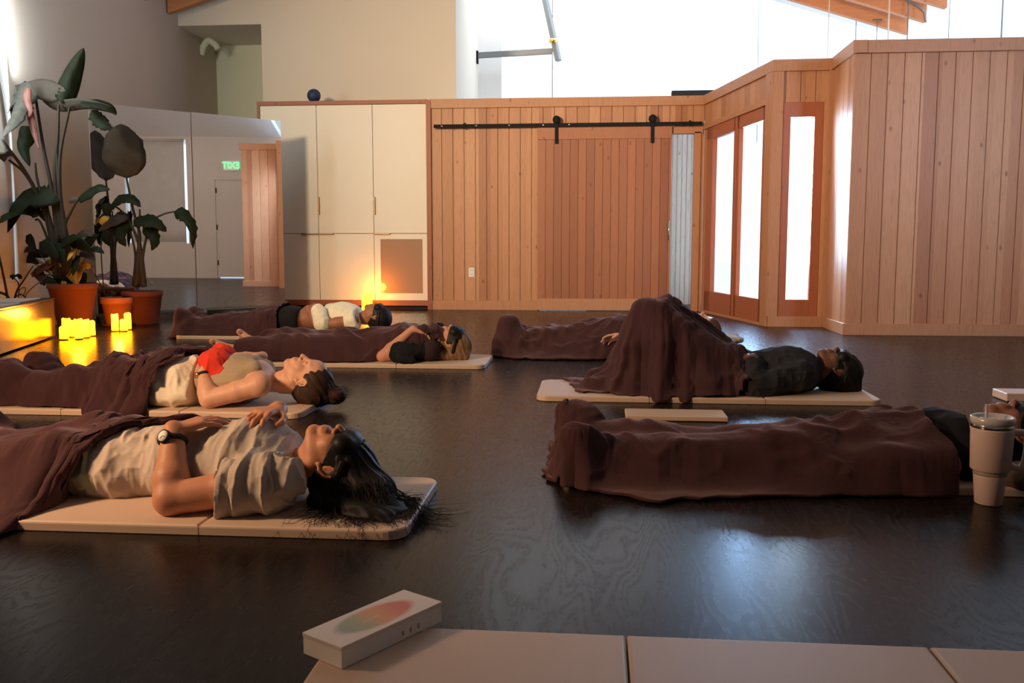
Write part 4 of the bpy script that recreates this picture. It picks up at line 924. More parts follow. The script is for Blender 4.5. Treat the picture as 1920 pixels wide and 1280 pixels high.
def arm(sh, el, wr, r=(0.052, 0.040, 0.026), k=0.015):
    sh, el, wr = [np.array(tuple(p)) for p in (sh, el, wr)]; m1 = sh + (el - sh) * 0.45; m2 = el + (wr - el) * 0.28
    return [('c', sh, r[0], m1, r[0] * 0.92, k), ('c', m1, r[0] * 0.92, el, r[1], k), ('c', el, r[1], m2, r[1] * 1.05, k), ('c', m2, r[1] * 1.05, wr, r[2], k)]
def leg(hip, kn, an, toe, r=(0.085, 0.058, 0.038)):
    hip, kn, an, toe = [np.array(tuple(p)) for p in (hip, kn, an, toe)]; m = kn + (an - kn) * 0.3
    return [('c', hip, r[0], kn, r[1], 0.03), ('c', kn, r[1], m, r[1] * 1.0, 0.02), ('c', m, r[1], an, r[2], 0.02), ('c', an, r[2] * 0.9, toe, 0.022, 0.02)]
def wr_fold(amp, scale, stretch=(1, 1, 1), seed=0.0, ridge=True):
    def f(x, y, z):
        a = vnoise(x * scale * stretch[0] + seed, y * scale * stretch[1] + seed, z * scale * stretch[2]); b = vnoise(x * scale * 2.1 * stretch[0] + 7 + seed, y * scale * 2.1 * stretch[1], z * scale * 2.1 * stretch[2] + 3)
        if ridge: a = (1 - np.abs(2 * a - 1)) ** 2.6; b = (1 - np.abs(2 * b - 1)) ** 2.6
        return -amp * ((a - 0.35) * 1.3 + 0.55 * (b - 0.35))
    return f
def slim(T, d=0.018): return [(t[0], t[1], tuple(r - d for r in t[2]), t[3], t[4]) if t[0] == 'e' else (t[0], t[1], t[2] - d, t[3], t[4] - d, t[5]) for t in T]
def person(prims, h, mat_, label, k=0.02):
    v = Vol(prims, h, k); o = link('person', v.mesh('person'), mat_); o['label'] = label; o['category'] = 'person'; centre(o)
    bpy.context.view_layer.update(); return o
def wear(name, par, prims, h, mat_, off, cuts=(), disp=None, k=0.02, label=None):
    subs = [p for p in prims if p[0][0] == '-']; v = Vol([p for p in prims if p[0][0] != '-'], h, k, off=off, pad=0.035)
    if disp:
        for f in disp: v.disp(f)
    for p in subs: v.add(p)
    for c in cuts: v.cut(*c)
    return link(name, v.mesh(name), mat_, par, world=True, label=label)
def hair_strands(name, par, roots, mat_, n, r, fn):
    lst = [(fn(i), [r, r * 0.9, r * 0.4]) for i in range(n)]
    return link(name, tubes_mesh(name, lst, 4), mat_, par, world=True)

# ---- draped blanket: obstacle relaxation over an irregular floor outline
def blanket(near, far, obst, label, boxes_=(), over=(), skip=None, nx=190, ny=70, g=0.00016, iters=500, th=0.010, folds=0.010, seed=1, jit=0.02, fold_dir=(6, 14), hold=None, extra=None, fsc=1.0, name='blanket'):
    rnd = np.random.RandomState(seed); u = np.linspace(0, 1, nx); v = np.linspace(0, 1, ny)
    N = spline([(x, y, 0) for x, y in near], nx)[:, :2]; Fr = spline([(x, y, 0) for x, y in far], nx)[:, :2]
    jn = np.interp(u, np.linspace(0, 1, 26), rnd.randn(26)) * jit; jf = np.interp(u, np.linspace(0, 1, 26), rnd.randn(26)) * jit
    N[:, 1] += jn; Fr[:, 1] += jf
    X = N[:, None, 0] * (1 - v)[None] + Fr[:, None, 0] * v[None]; Y = N[:, None, 1] * (1 - v)[None] + Fr[:, None, 1] * v[None]
    jl = np.interp(v, np.linspace(0, 1, 12), rnd.randn(12)) * jit; jr = np.interp(v, np.linspace(0, 1, 12), rnd.randn(12)) * jit
    X = X + jl[None] * (1 - u[:, None]) ** 3 + jr[None] * u[:, None] ** 6
    O = np.full((nx, ny), 0.004)
    for x0, x1, y0, y1, z in boxes_: O = np.where((X > x0) & (X < x1) & (Y > y0) & (Y < y1), np.maximum(O, z), O)
    for a, ra, b, rb in obst:
        a = np.array(tuple(a), float); b = np.array(tuple(b), float); ab = b - a; L2 = ab[0] ** 2 + ab[1] ** 2 + 1e-9
        for tt in np.linspace(0, 1, 25):
            c = a + ab * tt; r = ra + (rb - ra) * tt; d2 = (X - c[0]) ** 2 + (Y - c[1]) ** 2
            O = np.where(d2 < r * r, np.maximum(O, c[2] + np.sqrt(np.maximum(r * r - d2, 0)) + 0.006), O)
    if over:
        vs = []
        for o_ in over:
            for q in [o_] + list(o_.children):
                if q.name.startswith(('hair', 'eye_mask', 'mask', 'watch', 'earring')): continue
                me = q.data; a = np.empty(len(me.vertices) * 3, np.float32); me.vertices.foreach_get('co', a); vs.append(a.reshape(-1, 3) + np.array(tuple(q.location) if q is o_ else tuple(o_.location), np.float32))
        P = np.vstack(vs)
        if skip is not None: P = P[~skip(P[:, 0], P[:, 1], P[:, 2])]
        gs = 0.012; lo = P[:, :2].min(0) - 0.1; n2 = ((P[:, :2].max(0) + 0.1 - lo) / gs).astype(int) + 1; Hm = np.zeros(n2, np.float32); ij = ((P[:, :2] - lo) / gs).astype(int)
        np.maximum.at(Hm, (ij[:, 0], ij[:, 1]), P[:, 2])
        for _ in range(2):
            Q_ = np.pad(Hm, 1); Hm = np.max([Q_[1:-1, 1:-1], Q_[2:, 1:-1] - 0.004, Q_[:-2, 1:-1] - 0.004, Q_[1:-1, 2:] - 0.004, Q_[1:-1, :-2] - 0.004], axis=0)
        gx = (X - lo[0]) / gs; gy = (Y - lo[1]) / gs; okm = (gx > 0) & (gy > 0) & (gx < n2[0] - 1) & (gy < n2[1] - 1)
        hv = Hm[np.clip(gx.astype(int), 0, n2[0] - 1), np.clip(gy.astype(int), 0, n2[1] - 1)]; O = np.where(okm & (hv > 0), np.maximum(O, hv + 0.016), O)
    Z = O.copy()
    for it in range(iters):
        P = np.pad(Z, 1, mode='edge'); A = (P[2:, 1:-1] + P[:-2, 1:-1] + P[1:-1, 2:] + P[1:-1, :-2]) / 4 - g * (1 + 40 * (it < iters * 0.15))
        Z = np.maximum(O, A); Z[:, 0] = O[:, 0]; Z[:, -1] = O[:, -1]; Z[0] = O[0]
    # folds displaced along the normal
    Sx = np.cumsum(np.r_[0, np.hypot(np.diff(X[:, ny // 2]), np.diff(Y[:, ny // 2]))])
    dzx = np.gradient(Z, axis=0) / np.maximum(1e-4, np.gradient(X, axis=0)); dy = np.gradient(Y, axis=1); dzy = np.gradient(Z, axis=1) / np.where(np.abs(dy) < 1e-4, 1e-4, dy)
    arc = np.cumsum(np.sqrt(np.gradient(Z, axis=1) ** 2 + dy ** 2), axis=1)
    U = Sx[:, None] + 0 * Z; wx = vnoise(U * 3 + seed, arc * 3, 0 * U); wy = vnoise(U * 3 + 11, arc * 3 + seed, 0 * U + 5)
    f1 = 1 - np.abs(2 * vnoise(U * fold_dir[0] + wx * 2.2 + seed * 3, arc * fold_dir[1] + wy * 2.2, 0 * U + seed) - 1)
    f2 = 1 - np.abs(2 * vnoise(U * 9 + (arc * 9) + wx * 2 + 31, (arc * 5 - U * 2.5) + wy * 2, 0 * U + seed + 9) - 1)
    f3 = vnoise(U * 30, arc * 30, 0 * U + 2) - 0.5
    D = folds * (f1 ** 2.2 * 1.5 + f2 ** 2.5 * 1.0 - 0.7) + 0.0015 * f3
    if extra is not None: D = D + extra(X, Y, Z, U, arc)
    nn = np.sqrt(1 + dzx ** 2 + dzy ** 2); wgt = np.clip((Z - 0.0) / 0.08, 0.25, 1)
    X2 = X - dzx / nn * D * wgt; Y2 = Y - dzy / nn * D * wgt; Z2 = Z + D * wgt / nn
    Z2 = np.maximum(Z2, np.maximum(0.005, O - 0.004))
    V = np.stack([X2, Y2, Z2], -1).reshape(-1, 3); i = np.arange((nx - 1) * (ny - 1)); a = (i // (ny - 1)) * ny + i % (ny - 1)
    F = np.stack([a, a + ny, a + ny + 1, a + 1], 1)
    o = link(name, mesh_np(name, V, F), MAT['blanket']); s1 = o.modifiers.new('th', 'SOLIDIFY'); s1.thickness = th; s1.offset = 1.0
    s2 = o.modifiers.new('sm', 'SUBSURF'); s2.levels = 1; s2.render_levels = 1
    centre(o); return tag(o, label, 'blanket', 'burgundy blankets over the lying people')

# =================================================================== PEOPLE
SK1 = skin('tan_skin', (0.52, 0.235, 0.13)); SK2 = skin('light_skin', (0.66, 0.37, 0.25)); SK3 = skin('rosy_skin', (0.58, 0.28, 0.18)); SK4 = skin('brown_skin', (0.33, 0.135, 0.075)); SK5 = skin('deep_brown_skin', (0.16, 0.065, 0.038))
HB = hairmat('black_hair', (0.008, 0.006, 0.006)); HD = hairmat('dark_brown_hair', (0.035, 0.018, 0.012)); HL = hairmat('dark_blond_hair', (0.20, 0.11, 0.055)); HR = hairmat('reddish_brown_hair', (0.10, 0.04, 0.02))
c_grey = cloth('grey_jersey', (0.50, 0.43, 0.36)); c_tan = cloth('tan_jersey', (0.40, 0.325, 0.225)); c_cream = cloth('cream_cotton', (0.84, 0.76, 0.60)); c_black = cloth('black_cotton', (0.012, 0.011, 0.012)); c_mask = cloth('black_satin', (0.008, 0.007, 0.008), 0.05, 0.5)
c_dark = cloth('dark_plum_jersey', (0.035, 0.02, 0.024)); c_red = cloth('red_cotton', (0.75, 0.055, 0.03)); c_green = cloth('pale_green_cotton', (0.42, 0.42, 0.27)); c_lt = cloth('light_grey_cotton', (0.50, 0.48, 0.45)); c_char = cloth('charcoal_knit', (0.022, 0.022, 0.024))
def hd(px, py, Y, phi, turn=0.0, roll=0.0, sc=1.0):
    "head lying with crown towards +X; phi = chin-up tilt, turn = towards the viewer"
    O = W(px, py, Y); p, t = R_(phi), R_(turn)
    up = Vector((math.cos(p), 0, -math.sin(p))); fc = Vector((math.sin(p), 0, math.cos(p)))
    M = Matrix.Rotation(t, 3, up); fc = M @ fc; M2 = Matrix.Rotation(R_(roll), 3, fc); up = M2 @ up
    L, P, R = head(O, up, fc, sc); return O, L, P, R
def neck(P, base, r=0.056): return [('c', P(0, -0.035, -0.05), r, base, r * 1.1, 0.03)]
def torso(sh_n, sh_f, chest, belly, pelvis, sx=1.0, sz=1.0):
    c = np.array(tuple(chest)); b = np.array(tuple(belly)); p = np.array(tuple(pelvis)); R = None
    return [('e', c, (0.17 * sx, 0.165 * sx, 0.115 * sz), R, 0.05), ('e', b, (0.17, 0.145 * sx, 0.10 * sz), R, 0.06), ('e', p, (0.15, 0.17 * sx, 0.105 * sz), R, 0.05),
            ('c', sh_n, 0.058 * sx, sh_f, 0.058 * sx, 0.05), ('c', c, 0.10 * sz, p, 0.10 * sz, 0.04)]
def cap(P, R, sc=1.0, off=0.012, back=0.0):
    e = lambda a, b, c, r, k=0.02, t='e': (t, P(a, b, c), tuple(x * sc for x in r), R, k)
    return [e(0, -0.020, 0.038, (0.076 + off, 0.098 + off, 0.086 + off)), e(0, -0.06 - back, 0.0, (0.070, 0.055, 0.075)), e(0, 0.120, -0.048, (0.10, 0.125, 0.100), 0.006, '-e'), e(0.10, 0.02, -0.03, (0.045, 0.05, 0.055), 0.004, '-e'), e(-0.10, 0.02, -0.03, (0.045, 0.05, 0.055), 0.004, '-e')]
def hair_groove(P, R, amp=0.0035, f=55):
    amp = amp * 0.5
    O = np.array(P(0, 0, 0)); s_, f_, u_ = R
    def fn(x, y, z):
        q = [(x - O[0]) * v[0] + (y - O[1]) * v[1] + (z - O[2]) * v[2] for v in (s_, f_, u_)]
        a = np.arctan2(q[0], q[2] + 0.02) * 9 + vnoise(q[0] * 14, q[1] * 14, q[2] * 14) * 5 + q[1] * 30
        return amp * np.sin(a * 2.2) + amp * 0.6 * np.sin(a * 5.1 + 1)
    return fn
def mask(par, P, R, h, sc=1.0, strap=True, tall=0.0, ex=0.0):
    e = lambda a, b, c, r, k=0.015, t='e': (t, P(a, b, c), tuple(x * sc for x in r), R, k)
    pr = [e(0, -0.012, 0.035, (0.074, 0.094, 0.086)), e(0, 0.022, -0.020, (0.062, 0.068, 0.092), 0.02), e(0, 0.045, 0.045, (0.056, 0.047, 0.05), 0.02), e(-0.033, 0.074, 0.014, (0.032, 0.026, 0.030), 0.01), e(0.033, 0.074, 0.014, (0.032, 0.026, 0.030), 0.01), e(0, 0.080, 0.018, (0.03, 0.026, 0.026), 0.01)]
    s_, f_, u_ = R; c0 = P(0, 0, 0.056 + tall); c1 = P(0, 0, -0.022); c2 = P(0, -0.005, 0)
    wear('eye_mask', par, pr, h, c_mask, 0.009 + ex, cuts=[(c0, u_), (c1, tuple(-x for x in u_)), (c2, tuple(-x for x in (np.array(f_) * 0.8 - np.array(u_) * 0.25)))])
    if strap:
        wear('mask_strap', par, [e(0, -0.02, 0.036, (0.082, 0.102, 0.086))], h, c_mask, 0.018 + ex, cuts=[(P(0, 0, 0.048), u_), (P(0, 0, 0.028), tuple(-x for x in u_)), (P(0, 0.045, 0), f_)])
A3 = lambda p: np.array(tuple(p), float)

# ---------------------------------------------------------------- 1: grey t-shirt, front left
O, H, P, R = hd(628, 866, 2.70, 21, turn=3)
shn, shf = W(512, 902, 2.53), W(516, 862, 2.88); chest, belly, pelv = W(462, 868, 2.72), W(360, 870, 2.75), W(245, 876, 2.79)
eln, wrn = W(320, 935, 2.48), W(325, 806, 2.60); elf, wrf = W(452, 862, 2.99), W(522, 768, 2.82)
hp = W(238, 886, 2.71), W(238, 876, 2.89)
legs = leg(hp[0], (-1.64, 2.70, 0.14), (-2.03, 2.68, 0.085), (-2.10, 2.66, 0.20), (0.075, 0.05, 0.036)) + leg(hp[1], (-1.64, 2.90, 0.15), (-2.03, 2.91, 0.085), (-2.10, 2.94, 0.20), (0.075, 0.05, 0.036))
T1 = torso(shn, shf, chest, belly, pelv, 1.0, 1.02)
body = slim(T1) + H + neck(P, W(548, 880, 2.70), 0.058) + arm(shn, eln, wrn, (0.056, 0.047, 0.030)) + arm(shf, elf, wrf, (0.055, 0.044, 0.029)) + legs
body += hand(wrn, A3(W(405, 786, 2.69)) - A3(wrn), (0.1, 0.15, -1), (0.1, 1, 0.1), curl=(0.25, 0.25, 0.28, 0.3))
body += hand(wrf, (-0.32, -1.0, -0.02), (-0.1, -0.25, -1), (1, -0.3, 0), curl=(0.50, 0.46, 0.48, 0.55), spread=0.15, thumb=0.2)
p1 = person(body, 0.0034, SK1, 'person in grey t-shirt and black eye mask, wristwatch on, front left')
F1 = [wr_fold(0.013, 7, (1.8, 0.7, 1.0), 1.0), wr_fold(0.0035, 20, (1.6, 0.5, 1), 4.0)]
wear('shirt', p1, T1 + [('c', W(548, 880, 2.70), 0.055, chest, 0.11, 0.03), ('c', shn, 0.066, A3(shn) + (A3(eln) - A3(shn)) * 0.25, 0.072, 0.03)], 0.0042, c_grey, 0.015, cuts=[(W(566, 876, 2.70), (1, 0, 0.35)), (W(186, 900, 2.79), (-1, -0.1, 0.30), 0.012, 30)], disp=F1)
for nm, a, b, r in (('sleeve', shn, eln, 0.078), ('sleeve', shf, elf, 0.07)):
    a, b = A3(a), A3(b); d_ = nv(b - a); e_ = a + (b - a) * 0.52
    wear(nm, p1, [('c', a - d_ * 0.02, r * 0.86, e_ + d_ * 0.06, r, 0.02)], 0.0045, c_grey, 0.004, cuts=[(e_, d_ + np.array([0, 0, 0.25]), 0.004, 40)], disp=[wr_fold(0.013, 10, (1.6, 0.9, 0.45), 2.0), wr_fold(0.003, 24, (1.2, 1, 0.5), 2.0)])
wear('trousers', p1, [('e', A3(pelv) + [-0.05, 0, 0], (0.15, 0.175, 0.10), None, 0.03)] + legs[:1] + legs[4:5], 0.007, c_green, 0.006, cuts=[(W(222, 900, 2.79), (1, 0.1, -0.25))], disp=[wr_fold(0.012, 14, (1.5, 1, 1), 9)])
# watch
wc = A3(wrn) + (A3(eln) - A3(wrn)) * 0.16; wd = nv(A3(eln) - A3(wrn)); fn_ = nv(np.array([-0.25, -1.0, 0.35]) - wd * np.dot([-0.25, -1.0, 0.35], wd))
band = [tuple(wc + 0.036 * (math.cos(t) * fn_ + math.sin(t) * np.cross(wd, fn_))) for t in np.linspace(0, 2 * math.pi, 33)]
wt = link('watch', tubes_mesh('w', [(band, 0.009)], 8), MAT['black'], p1, world=True)
def disc(name, par, c, n, r, t, mat_): return link(name, tubes_mesh('d', [([tuple(c), tuple(c + n * t)], r)], 28), mat_, par, world=True)
disc('watch_case', wt, wc + fn_ * 0.036, fn_, 0.0205, 0.009, MAT['black']); disc('watch_dial', wt, wc + fn_ * 0.0445, fn_, 0.0165, 0.0015, MAT['paper'])
link('watch_hands', tubes_mesh('h', [([tuple(wc + fn_ * 0.0465), tuple(wc + fn_ * 0.0465 + wd * 0.006 + np.cross(wd, fn_) * 0.010)], 0.0009), ([tuple(wc + fn_ * 0.0465), tuple(wc + fn_ * 0.0465 + wd * 0.004 - np.cross(wd, fn_) * 0.007)], 0.0009)], 6), MAT['black'], wt, world=True)
mask(p1, P, R, 0.004, tall=0.004)
cp_ = cap(P, R, 1.0, 0.016); hr = cp_[:2] + [('e', W(690, 915, 2.66), (0.085, 0.085, 0.055), None, 0.04), ('e', W(640, 940, 2.62), (0.10, 0.07, 0.03), None, 0.03), ('e', W(700, 955, 2.56), (0.10, 0.09, 0.025), None, 0.04), ('c', W(600, 935, 2.62), 0.02, W(730, 985, 2.46), 0.018, 0.04)] + cp_[2:]
hp_ = wear('hair', p1, hr, 0.005, HB, 0.0, disp=[hair_groove(P, R, 0.004)])
rh = random.Random(3)
def strand1(i):
    a = W(650 + rh.uniform(-50, 70), 915 + rh.uniform(-20, 40), 2.62 + rh.uniform(-0.05, 0.08)); a.z = rh.uniform(0.05, 0.12)
    th = rh.gauss(-0.75, 0.5); L = rh.uniform(0.10, 0.26); d = Vector((math.cos(th), math.sin(th), 0)); n = Vector((-d.y, d.x, 0)); w_ = rh.uniform(0.004, 0.014); ph = rh.uniform(0, 6); cu = rh.uniform(-0.9, 0.9); fq = rh.uniform(9, 20)
    pts = []
    for k in range(18):
        t = k / 17; q = a + d * L * t + n * (w_ * math.sin(ph + t * fq) * min(1, t * 2) + cu * L * t * t * 0.45) + d * (w_ * 0.8 * math.cos(ph + t * fq) * t)
        fl = 0.034 if (q.x < -0.505 and q.y > 2.39) else 0.005
        q.z = max(fl + 0.004 * rh.random(), a.z * (1 - t * 1.5)); pts.append(q)
    return pts
hair_strands('hair_strands', p1, None, HB, 900, 0.0010, strand1)

# ---------------------------------------------------------------- 2: tan tank top
O, H, P, R = hd(575, 708, 4.35, 4, turn=4)
shn, shf = W(486, 722, 4.19), W(488, 690, 4.52); chest, belly, pelv = W(452, 708, 4.35), W(400, 712, 4.35), W(338, 716, 4.35)
eln, wrn = W(392, 748, 4.16), W(381, 700, 4.22); elf, wrf = W(432, 700, 4.62), W(492, 668, 4.50)
hp = W(336, 722, 4.26), W(336, 712, 4.44)
legs = leg(hp[0], (-2.38, 4.26, 0.12), (-2.78, 4.26, 0.085), (-2.86, 4.24, 0.19)) + leg(hp[1], (-2.38, 4.46, 0.12), (-2.78, 4.46, 0.085), (-2.86, 4.50, 0.19))
T2 = torso(shn, shf, chest, belly, pelv, 0.92, 0.92)
body = T2 + H + neck(P, W(530, 716, 4.35), 0.052) + arm(shn, eln, wrn, (0.052, 0.043, 0.027)) + arm(shf, elf, wrf, (0.050, 0.040, 0.026)) + legs
body += hand(wrn, A3(W(388, 672, 4.30)) - A3(wrn), (1, 0.3, -0.3), (0, 1, 0.5), curl=(0.2, 0.2, 0.2, 0.25), sc=0.95)
body += hand(wrf, A3(W(440, 664, 4.44)) - A3(wrf), (-0.1, -0.3, -1), (-0.2, -1, 0.2), curl=(0.25, 0.28, 0.3, 0.35), sc=1.0)
p2 = person(body, 0.0042, SK2, 'woman in tan tank top and cream trousers, eyes closed, dark hair in a bun')
tk = [T2[0], T2[1], ('c', W(478, 690, 4.27), 0.03, chest, 0.09, 0.04), ('c', W(500, 690, 4.44), 0.03, chest, 0.09, 0.04), ('c', chest, 0.092, pelv, 0.092, 0.04),
      ('-e', W(522, 672, 4.34), (0.105, 0.085, 0.09), None, 0.01), ('-e', W(500, 735, 4.10), (0.10, 0.10, 0.07), None, 0.01), ('-e', W(500, 700, 4.62), (0.09, 0.10, 0.07), None, 0.01)]
wear('tank_top', p2, tk, 0.005, c_tan, 0.008, cuts=[(W(386, 712, 4.35), (-1, 0, 0))], disp=[wr_fold(0.004, 14, (0.4, 1, 1.2), 3.0)])
wear('trousers', p2, [('e', pelv, (0.13, 0.165, 0.105), None, 0.03), ('c', W(370, 712, 4.35), 0.10, pelv, 0.11, 0.04), ('c', hp[0], 0.10, (-2.30, 4.26, 0.13), 0.08, 0.04), ('c', hp[1], 0.10, (-2.30, 4.46, 0.13), 0.08, 0.04), ('c', W(300, 738, 4.17), 0.035, W(345, 738, 4.17), 0.03, 0.03)], 0.006, c_cream, 0.014, cuts=[(W(384, 712, 4.35), (1, 0, 0.15))], disp=[wr_fold(0.011, 10, (1.4, 0.8, 0.6), 5.0), wr_fold(0.003, 25, (1.0, 1, 0.6), 5.0)])
wc = A3(wrn) + (A3(eln) - A3(wrn)) * 0.05; wd = nv(A3(eln) - A3(wrn)); fn_ = nv(np.array([-0.8, -0.7, 0.2]) - wd * np.dot([-0.8, -0.7, 0.2], wd))
band = [tuple(wc + 0.031 * (math.cos(t) * fn_ + math.sin(t) * np.cross(wd, fn_))) for t in np.linspace(0, 2 * math.pi, 29)]
wt = link('watch', tubes_mesh('w', [(band, 0.007)], 8), MAT['black'], p2, world=True); disc('watch_case', wt, wc + fn_ * 0.030, fn_, 0.016, 0.009, MAT['gold'])
hr = [('e', P(0, -0.028, 0.042), (0.086, 0.104, 0.095), R, 0.02), ('e', P(0, -0.07, 0.03), (0.085, 0.07, 0.10), R, 0.03), ('e', P(0.0, -0.075, 0.14), (0.05, 0.045, 0.06), R, 0.02), ('e', P(0, 0.125, -0.050), (0.12, 0.135, 0.108), R, 0.006)]
hr[-1] = ('-e',) + hr[-1][1:]; hr += [('-e', P(0.10, 0.0, -0.03), (0.042, 0.045, 0.055), R, 0.004), ('-e', P(-0.10, 0.0, -0.03), (0.042, 0.045, 0.055), R, 0.004)]
wear('hair', p2, hr, 0.005, HD, 0.0, disp=[hair_groove(P, R, 0.004)])
def strand2(i):
    a = Vector(P(rh.uniform(-0.05, 0.05), -0.07 + rh.uniform(-0.03, 0.03), 0.13 + rh.uniform(0, 0.05))); th = rh.uniform(-2.2, 1.5); L = rh.uniform(0.02, 0.065); d = Vector((math.cos(th), math.sin(th) * 0.7, rh.uniform(-0.4, 0.3)))
    pts = [a + d * L * t + Vector((0, 0, -0.1 * L * t)) + Vector((rh.uniform(-1, 1), rh.uniform(-1, 1), 0)) * 0.004 for t in (0, 0.3, 0.6, 1)]
    for q in pts: q.z = max(q.z, 0.034)
    return pts
hair_strands('hair_strands', p2, None, HD, 160, 0.0014, strand2)

# red cap resting on her belly
rc = [('e', W(402, 676, 4.30), (0.078, 0.085, 0.060), None, 0.02), ('e', W(417, 664, 4.42), (0.055, 0.07, 0.05), None, 0.03), ('c', W(404, 700, 4.23), 0.012, W(424, 712, 4.21), 0.010, 0.03), ('c', W(395, 690, 4.24), 0.03, W(424, 696, 4.24), 0.012, 0.03)]
v = Vol(rc, 0.0045, 0.02); v.disp(wr_fold(0.010, 16, (1, 1, 0.5), 2.0)); o = link('red_cap', v.mesh('red_cap'), c_red); tag(centre(o), 'crumpled red cloth cap on the belly of the woman in the tan tank top', 'cap')

# ---------------------------------------------------------------- 3: blond, blanket up to the chin, dark loose sleeve
O, H, P, R = hd(846, 641, 6.15, 12)
shn, shf = W(806, 655, 6.0), W(806, 636, 6.32); chest, belly, pelv = W(778, 640, 6.15), W(720, 645, 6.15), W(655, 648, 6.15)
eln, wrn = W(717, 668, 5.96), W(774, 617, 6.02)
elf, wrf = W(730, 640, 6.42), W(770, 615, 6.30)
legs = leg(W(655, 652, 6.07), W(560, 655, 6.03), W(435, 656, 6.02), W(398, 640, 6.0), (0.085, 0.058, 0.036)) + leg(W(655, 645, 6.24), W(570, 640, 6.26), W(470, 640, 6.3), W(449, 622, 6.3), (0.085, 0.058, 0.036))
for a_, (tx, ty, tY) in enumerate([(398, 641, 6.0), (449, 622, 6.3)]):
    for q in range(5): legs.append(('c', W(tx + 1, ty + 1, tY - 0.03 + 0.015 * q), 0.010, A3(W(tx - 1, ty - 3 + q * 0.9, tY - 0.036 + 0.018 * q)), 0.009 if q else 0.012, 0.004))
T3 = torso(shn, shf, chest, belly, pelv, 0.92, 0.92)
body = slim(T3) + H + neck(P, W(822, 645, 6.15), 0.050) + arm(shn, eln, wrn, (0.046, 0.036, 0.025)) + arm(shf, elf, wrf, (0.046, 0.036, 0.025)) + legs
body += hand(wrn, (0.72, 0.25, -0.30), (0.1, 0.1, -1), (-0.4, 1, 0.2), curl=(0.3, 0.25, 0.3, 0.4), spread=0.22, sc=1.0, thumb=0.0)
body += hand(wrf, (-0.5, -0.4, -0.2), (0, 0, -1), (0, -1, 0), sc=0.95)
p3 = person(body, 0.005, SK3, 'person with blond hair, black eye mask and bare feet under a blanket')
wear('hair', p3, cap(P, R, 1.0, 0.020) + [('e', P(0, -0.075, 0.03), (0.085, 0.06, 0.09), R, 0.03), ('c', W(828, 668, 6.05), 0.03, W(872, 668, 6.1), 0.03, 0.03)], 0.006, HL, 0.0, disp=[hair_groove(P, R, 0.005)])
mask(p3, P, R, 0.005, tall=0.014, ex=0.010)
wear('loose_sleeve', p3, [('e', W(752, 661, 5.93), (0.088, 0.055, 0.070), None, 0.02), ('c', W(760, 662, 5.93), 0.05, shn, 0.06, 0.04), ('c', W(752, 672, 5.86), 0.03, W(772, 676, 5.86), 0.02, 0.03), ('-e', W(728, 652, 5.94), (0.03, 0.05, 0.05), None, 0.01)], 0.006, c_black, 0.0, disp=[wr_fold(0.008, 14, (1, 1, 0.5), 3.0)])
wear('shirt', p3, [('c', shn, 0.06, shf, 0.06, 0.04), ('e', W(806, 658, 6.0), (0.06, 0.06, 0.055), None, 0.03)], 0.008, c_dark, 0.006)

# ---------------------------------------------------------------- 4: far left, cream top
O, H, P, R = hd(706, 592, 7.80, 8)
shn, shf = W(662, 600, 7.64), W(662, 588, 7.96); chest, belly, pelv = W(640, 594, 7.8), W(598, 597, 7.8), W(548, 598, 7.8)
eln, wrn = W(598, 610, 7.60), W(578, 578, 7.70); elf, wrf = W(612, 594, 8.02), W(590, 574, 7.92)
k4, a4, t4 = W(450, 602, 7.75).x, W(358, 602, 7.75).x, W(346, 602, 7.75).x
legs = leg(W(545, 602, 7.72), (k4, 7.72, 0.13), (a4, 7.72, 0.09), (t4, 7.70, 0.20)) + leg(W(545, 597, 7.90), (k4, 7.90, 0.13), (a4, 7.92, 0.09), (t4, 7.96, 0.20))
T4 = torso(shn, shf, chest, belly, pelv, 0.95, 1.0)
body = slim(T4) + H + neck(P, W(682, 596, 7.8), 0.052) + arm(shn, eln, wrn, (0.05, 0.042, 0.03)) + arm(shf, elf, wrf, (0.05, 0.040, 0.028)) + legs
body += hand(wrn, (0.5, 0.5, 0.05), (0, 0.1, -1), (0, 1, 0), sc=1.0) + hand(wrf, (-0.3, -0.6, -0.1), (0, 0, -1), (-1, 0, 0), sc=1.0)
p4 = person(body, 0.0055, SK4, 'person in cream top and black trousers lying farthest left, nearest the mirrors')
wear('top', p4, T4[:2] + [('c', shn, 0.072, shf, 0.072, 0.04)], 0.007, c_cream, 0.014, cuts=[(W(612, 596, 7.8), (-1, 0, 0)), (W(676, 590, 7.8), (1, 0, 0.3))], disp=[wr_fold(0.006, 14)])
wear('sleeve', p4, [('c', W(604, 606, 7.58), 0.062, W(597, 583, 7.62), 0.055, 0.02)], 0.007, c_cream, 0.004, disp=[wr_fold(0.008, 14)])
wear('trousers', p4, [T4[2]] + [('c', W(545, 602, 7.72), 0.10, W(505, 602, 7.72), 0.085, 0.03), ('c', W(545, 597, 7.9), 0.10, W(505, 600, 7.9), 0.085, 0.03)], 0.008, c_black, 0.014, cuts=[(W(566, 598, 7.8), (1, 0, 0))])
wear('hair', p4, cap(P, R, 1.0, 0.016), 0.006, HB, 0.0); mask(p4, P, R, 0.006)

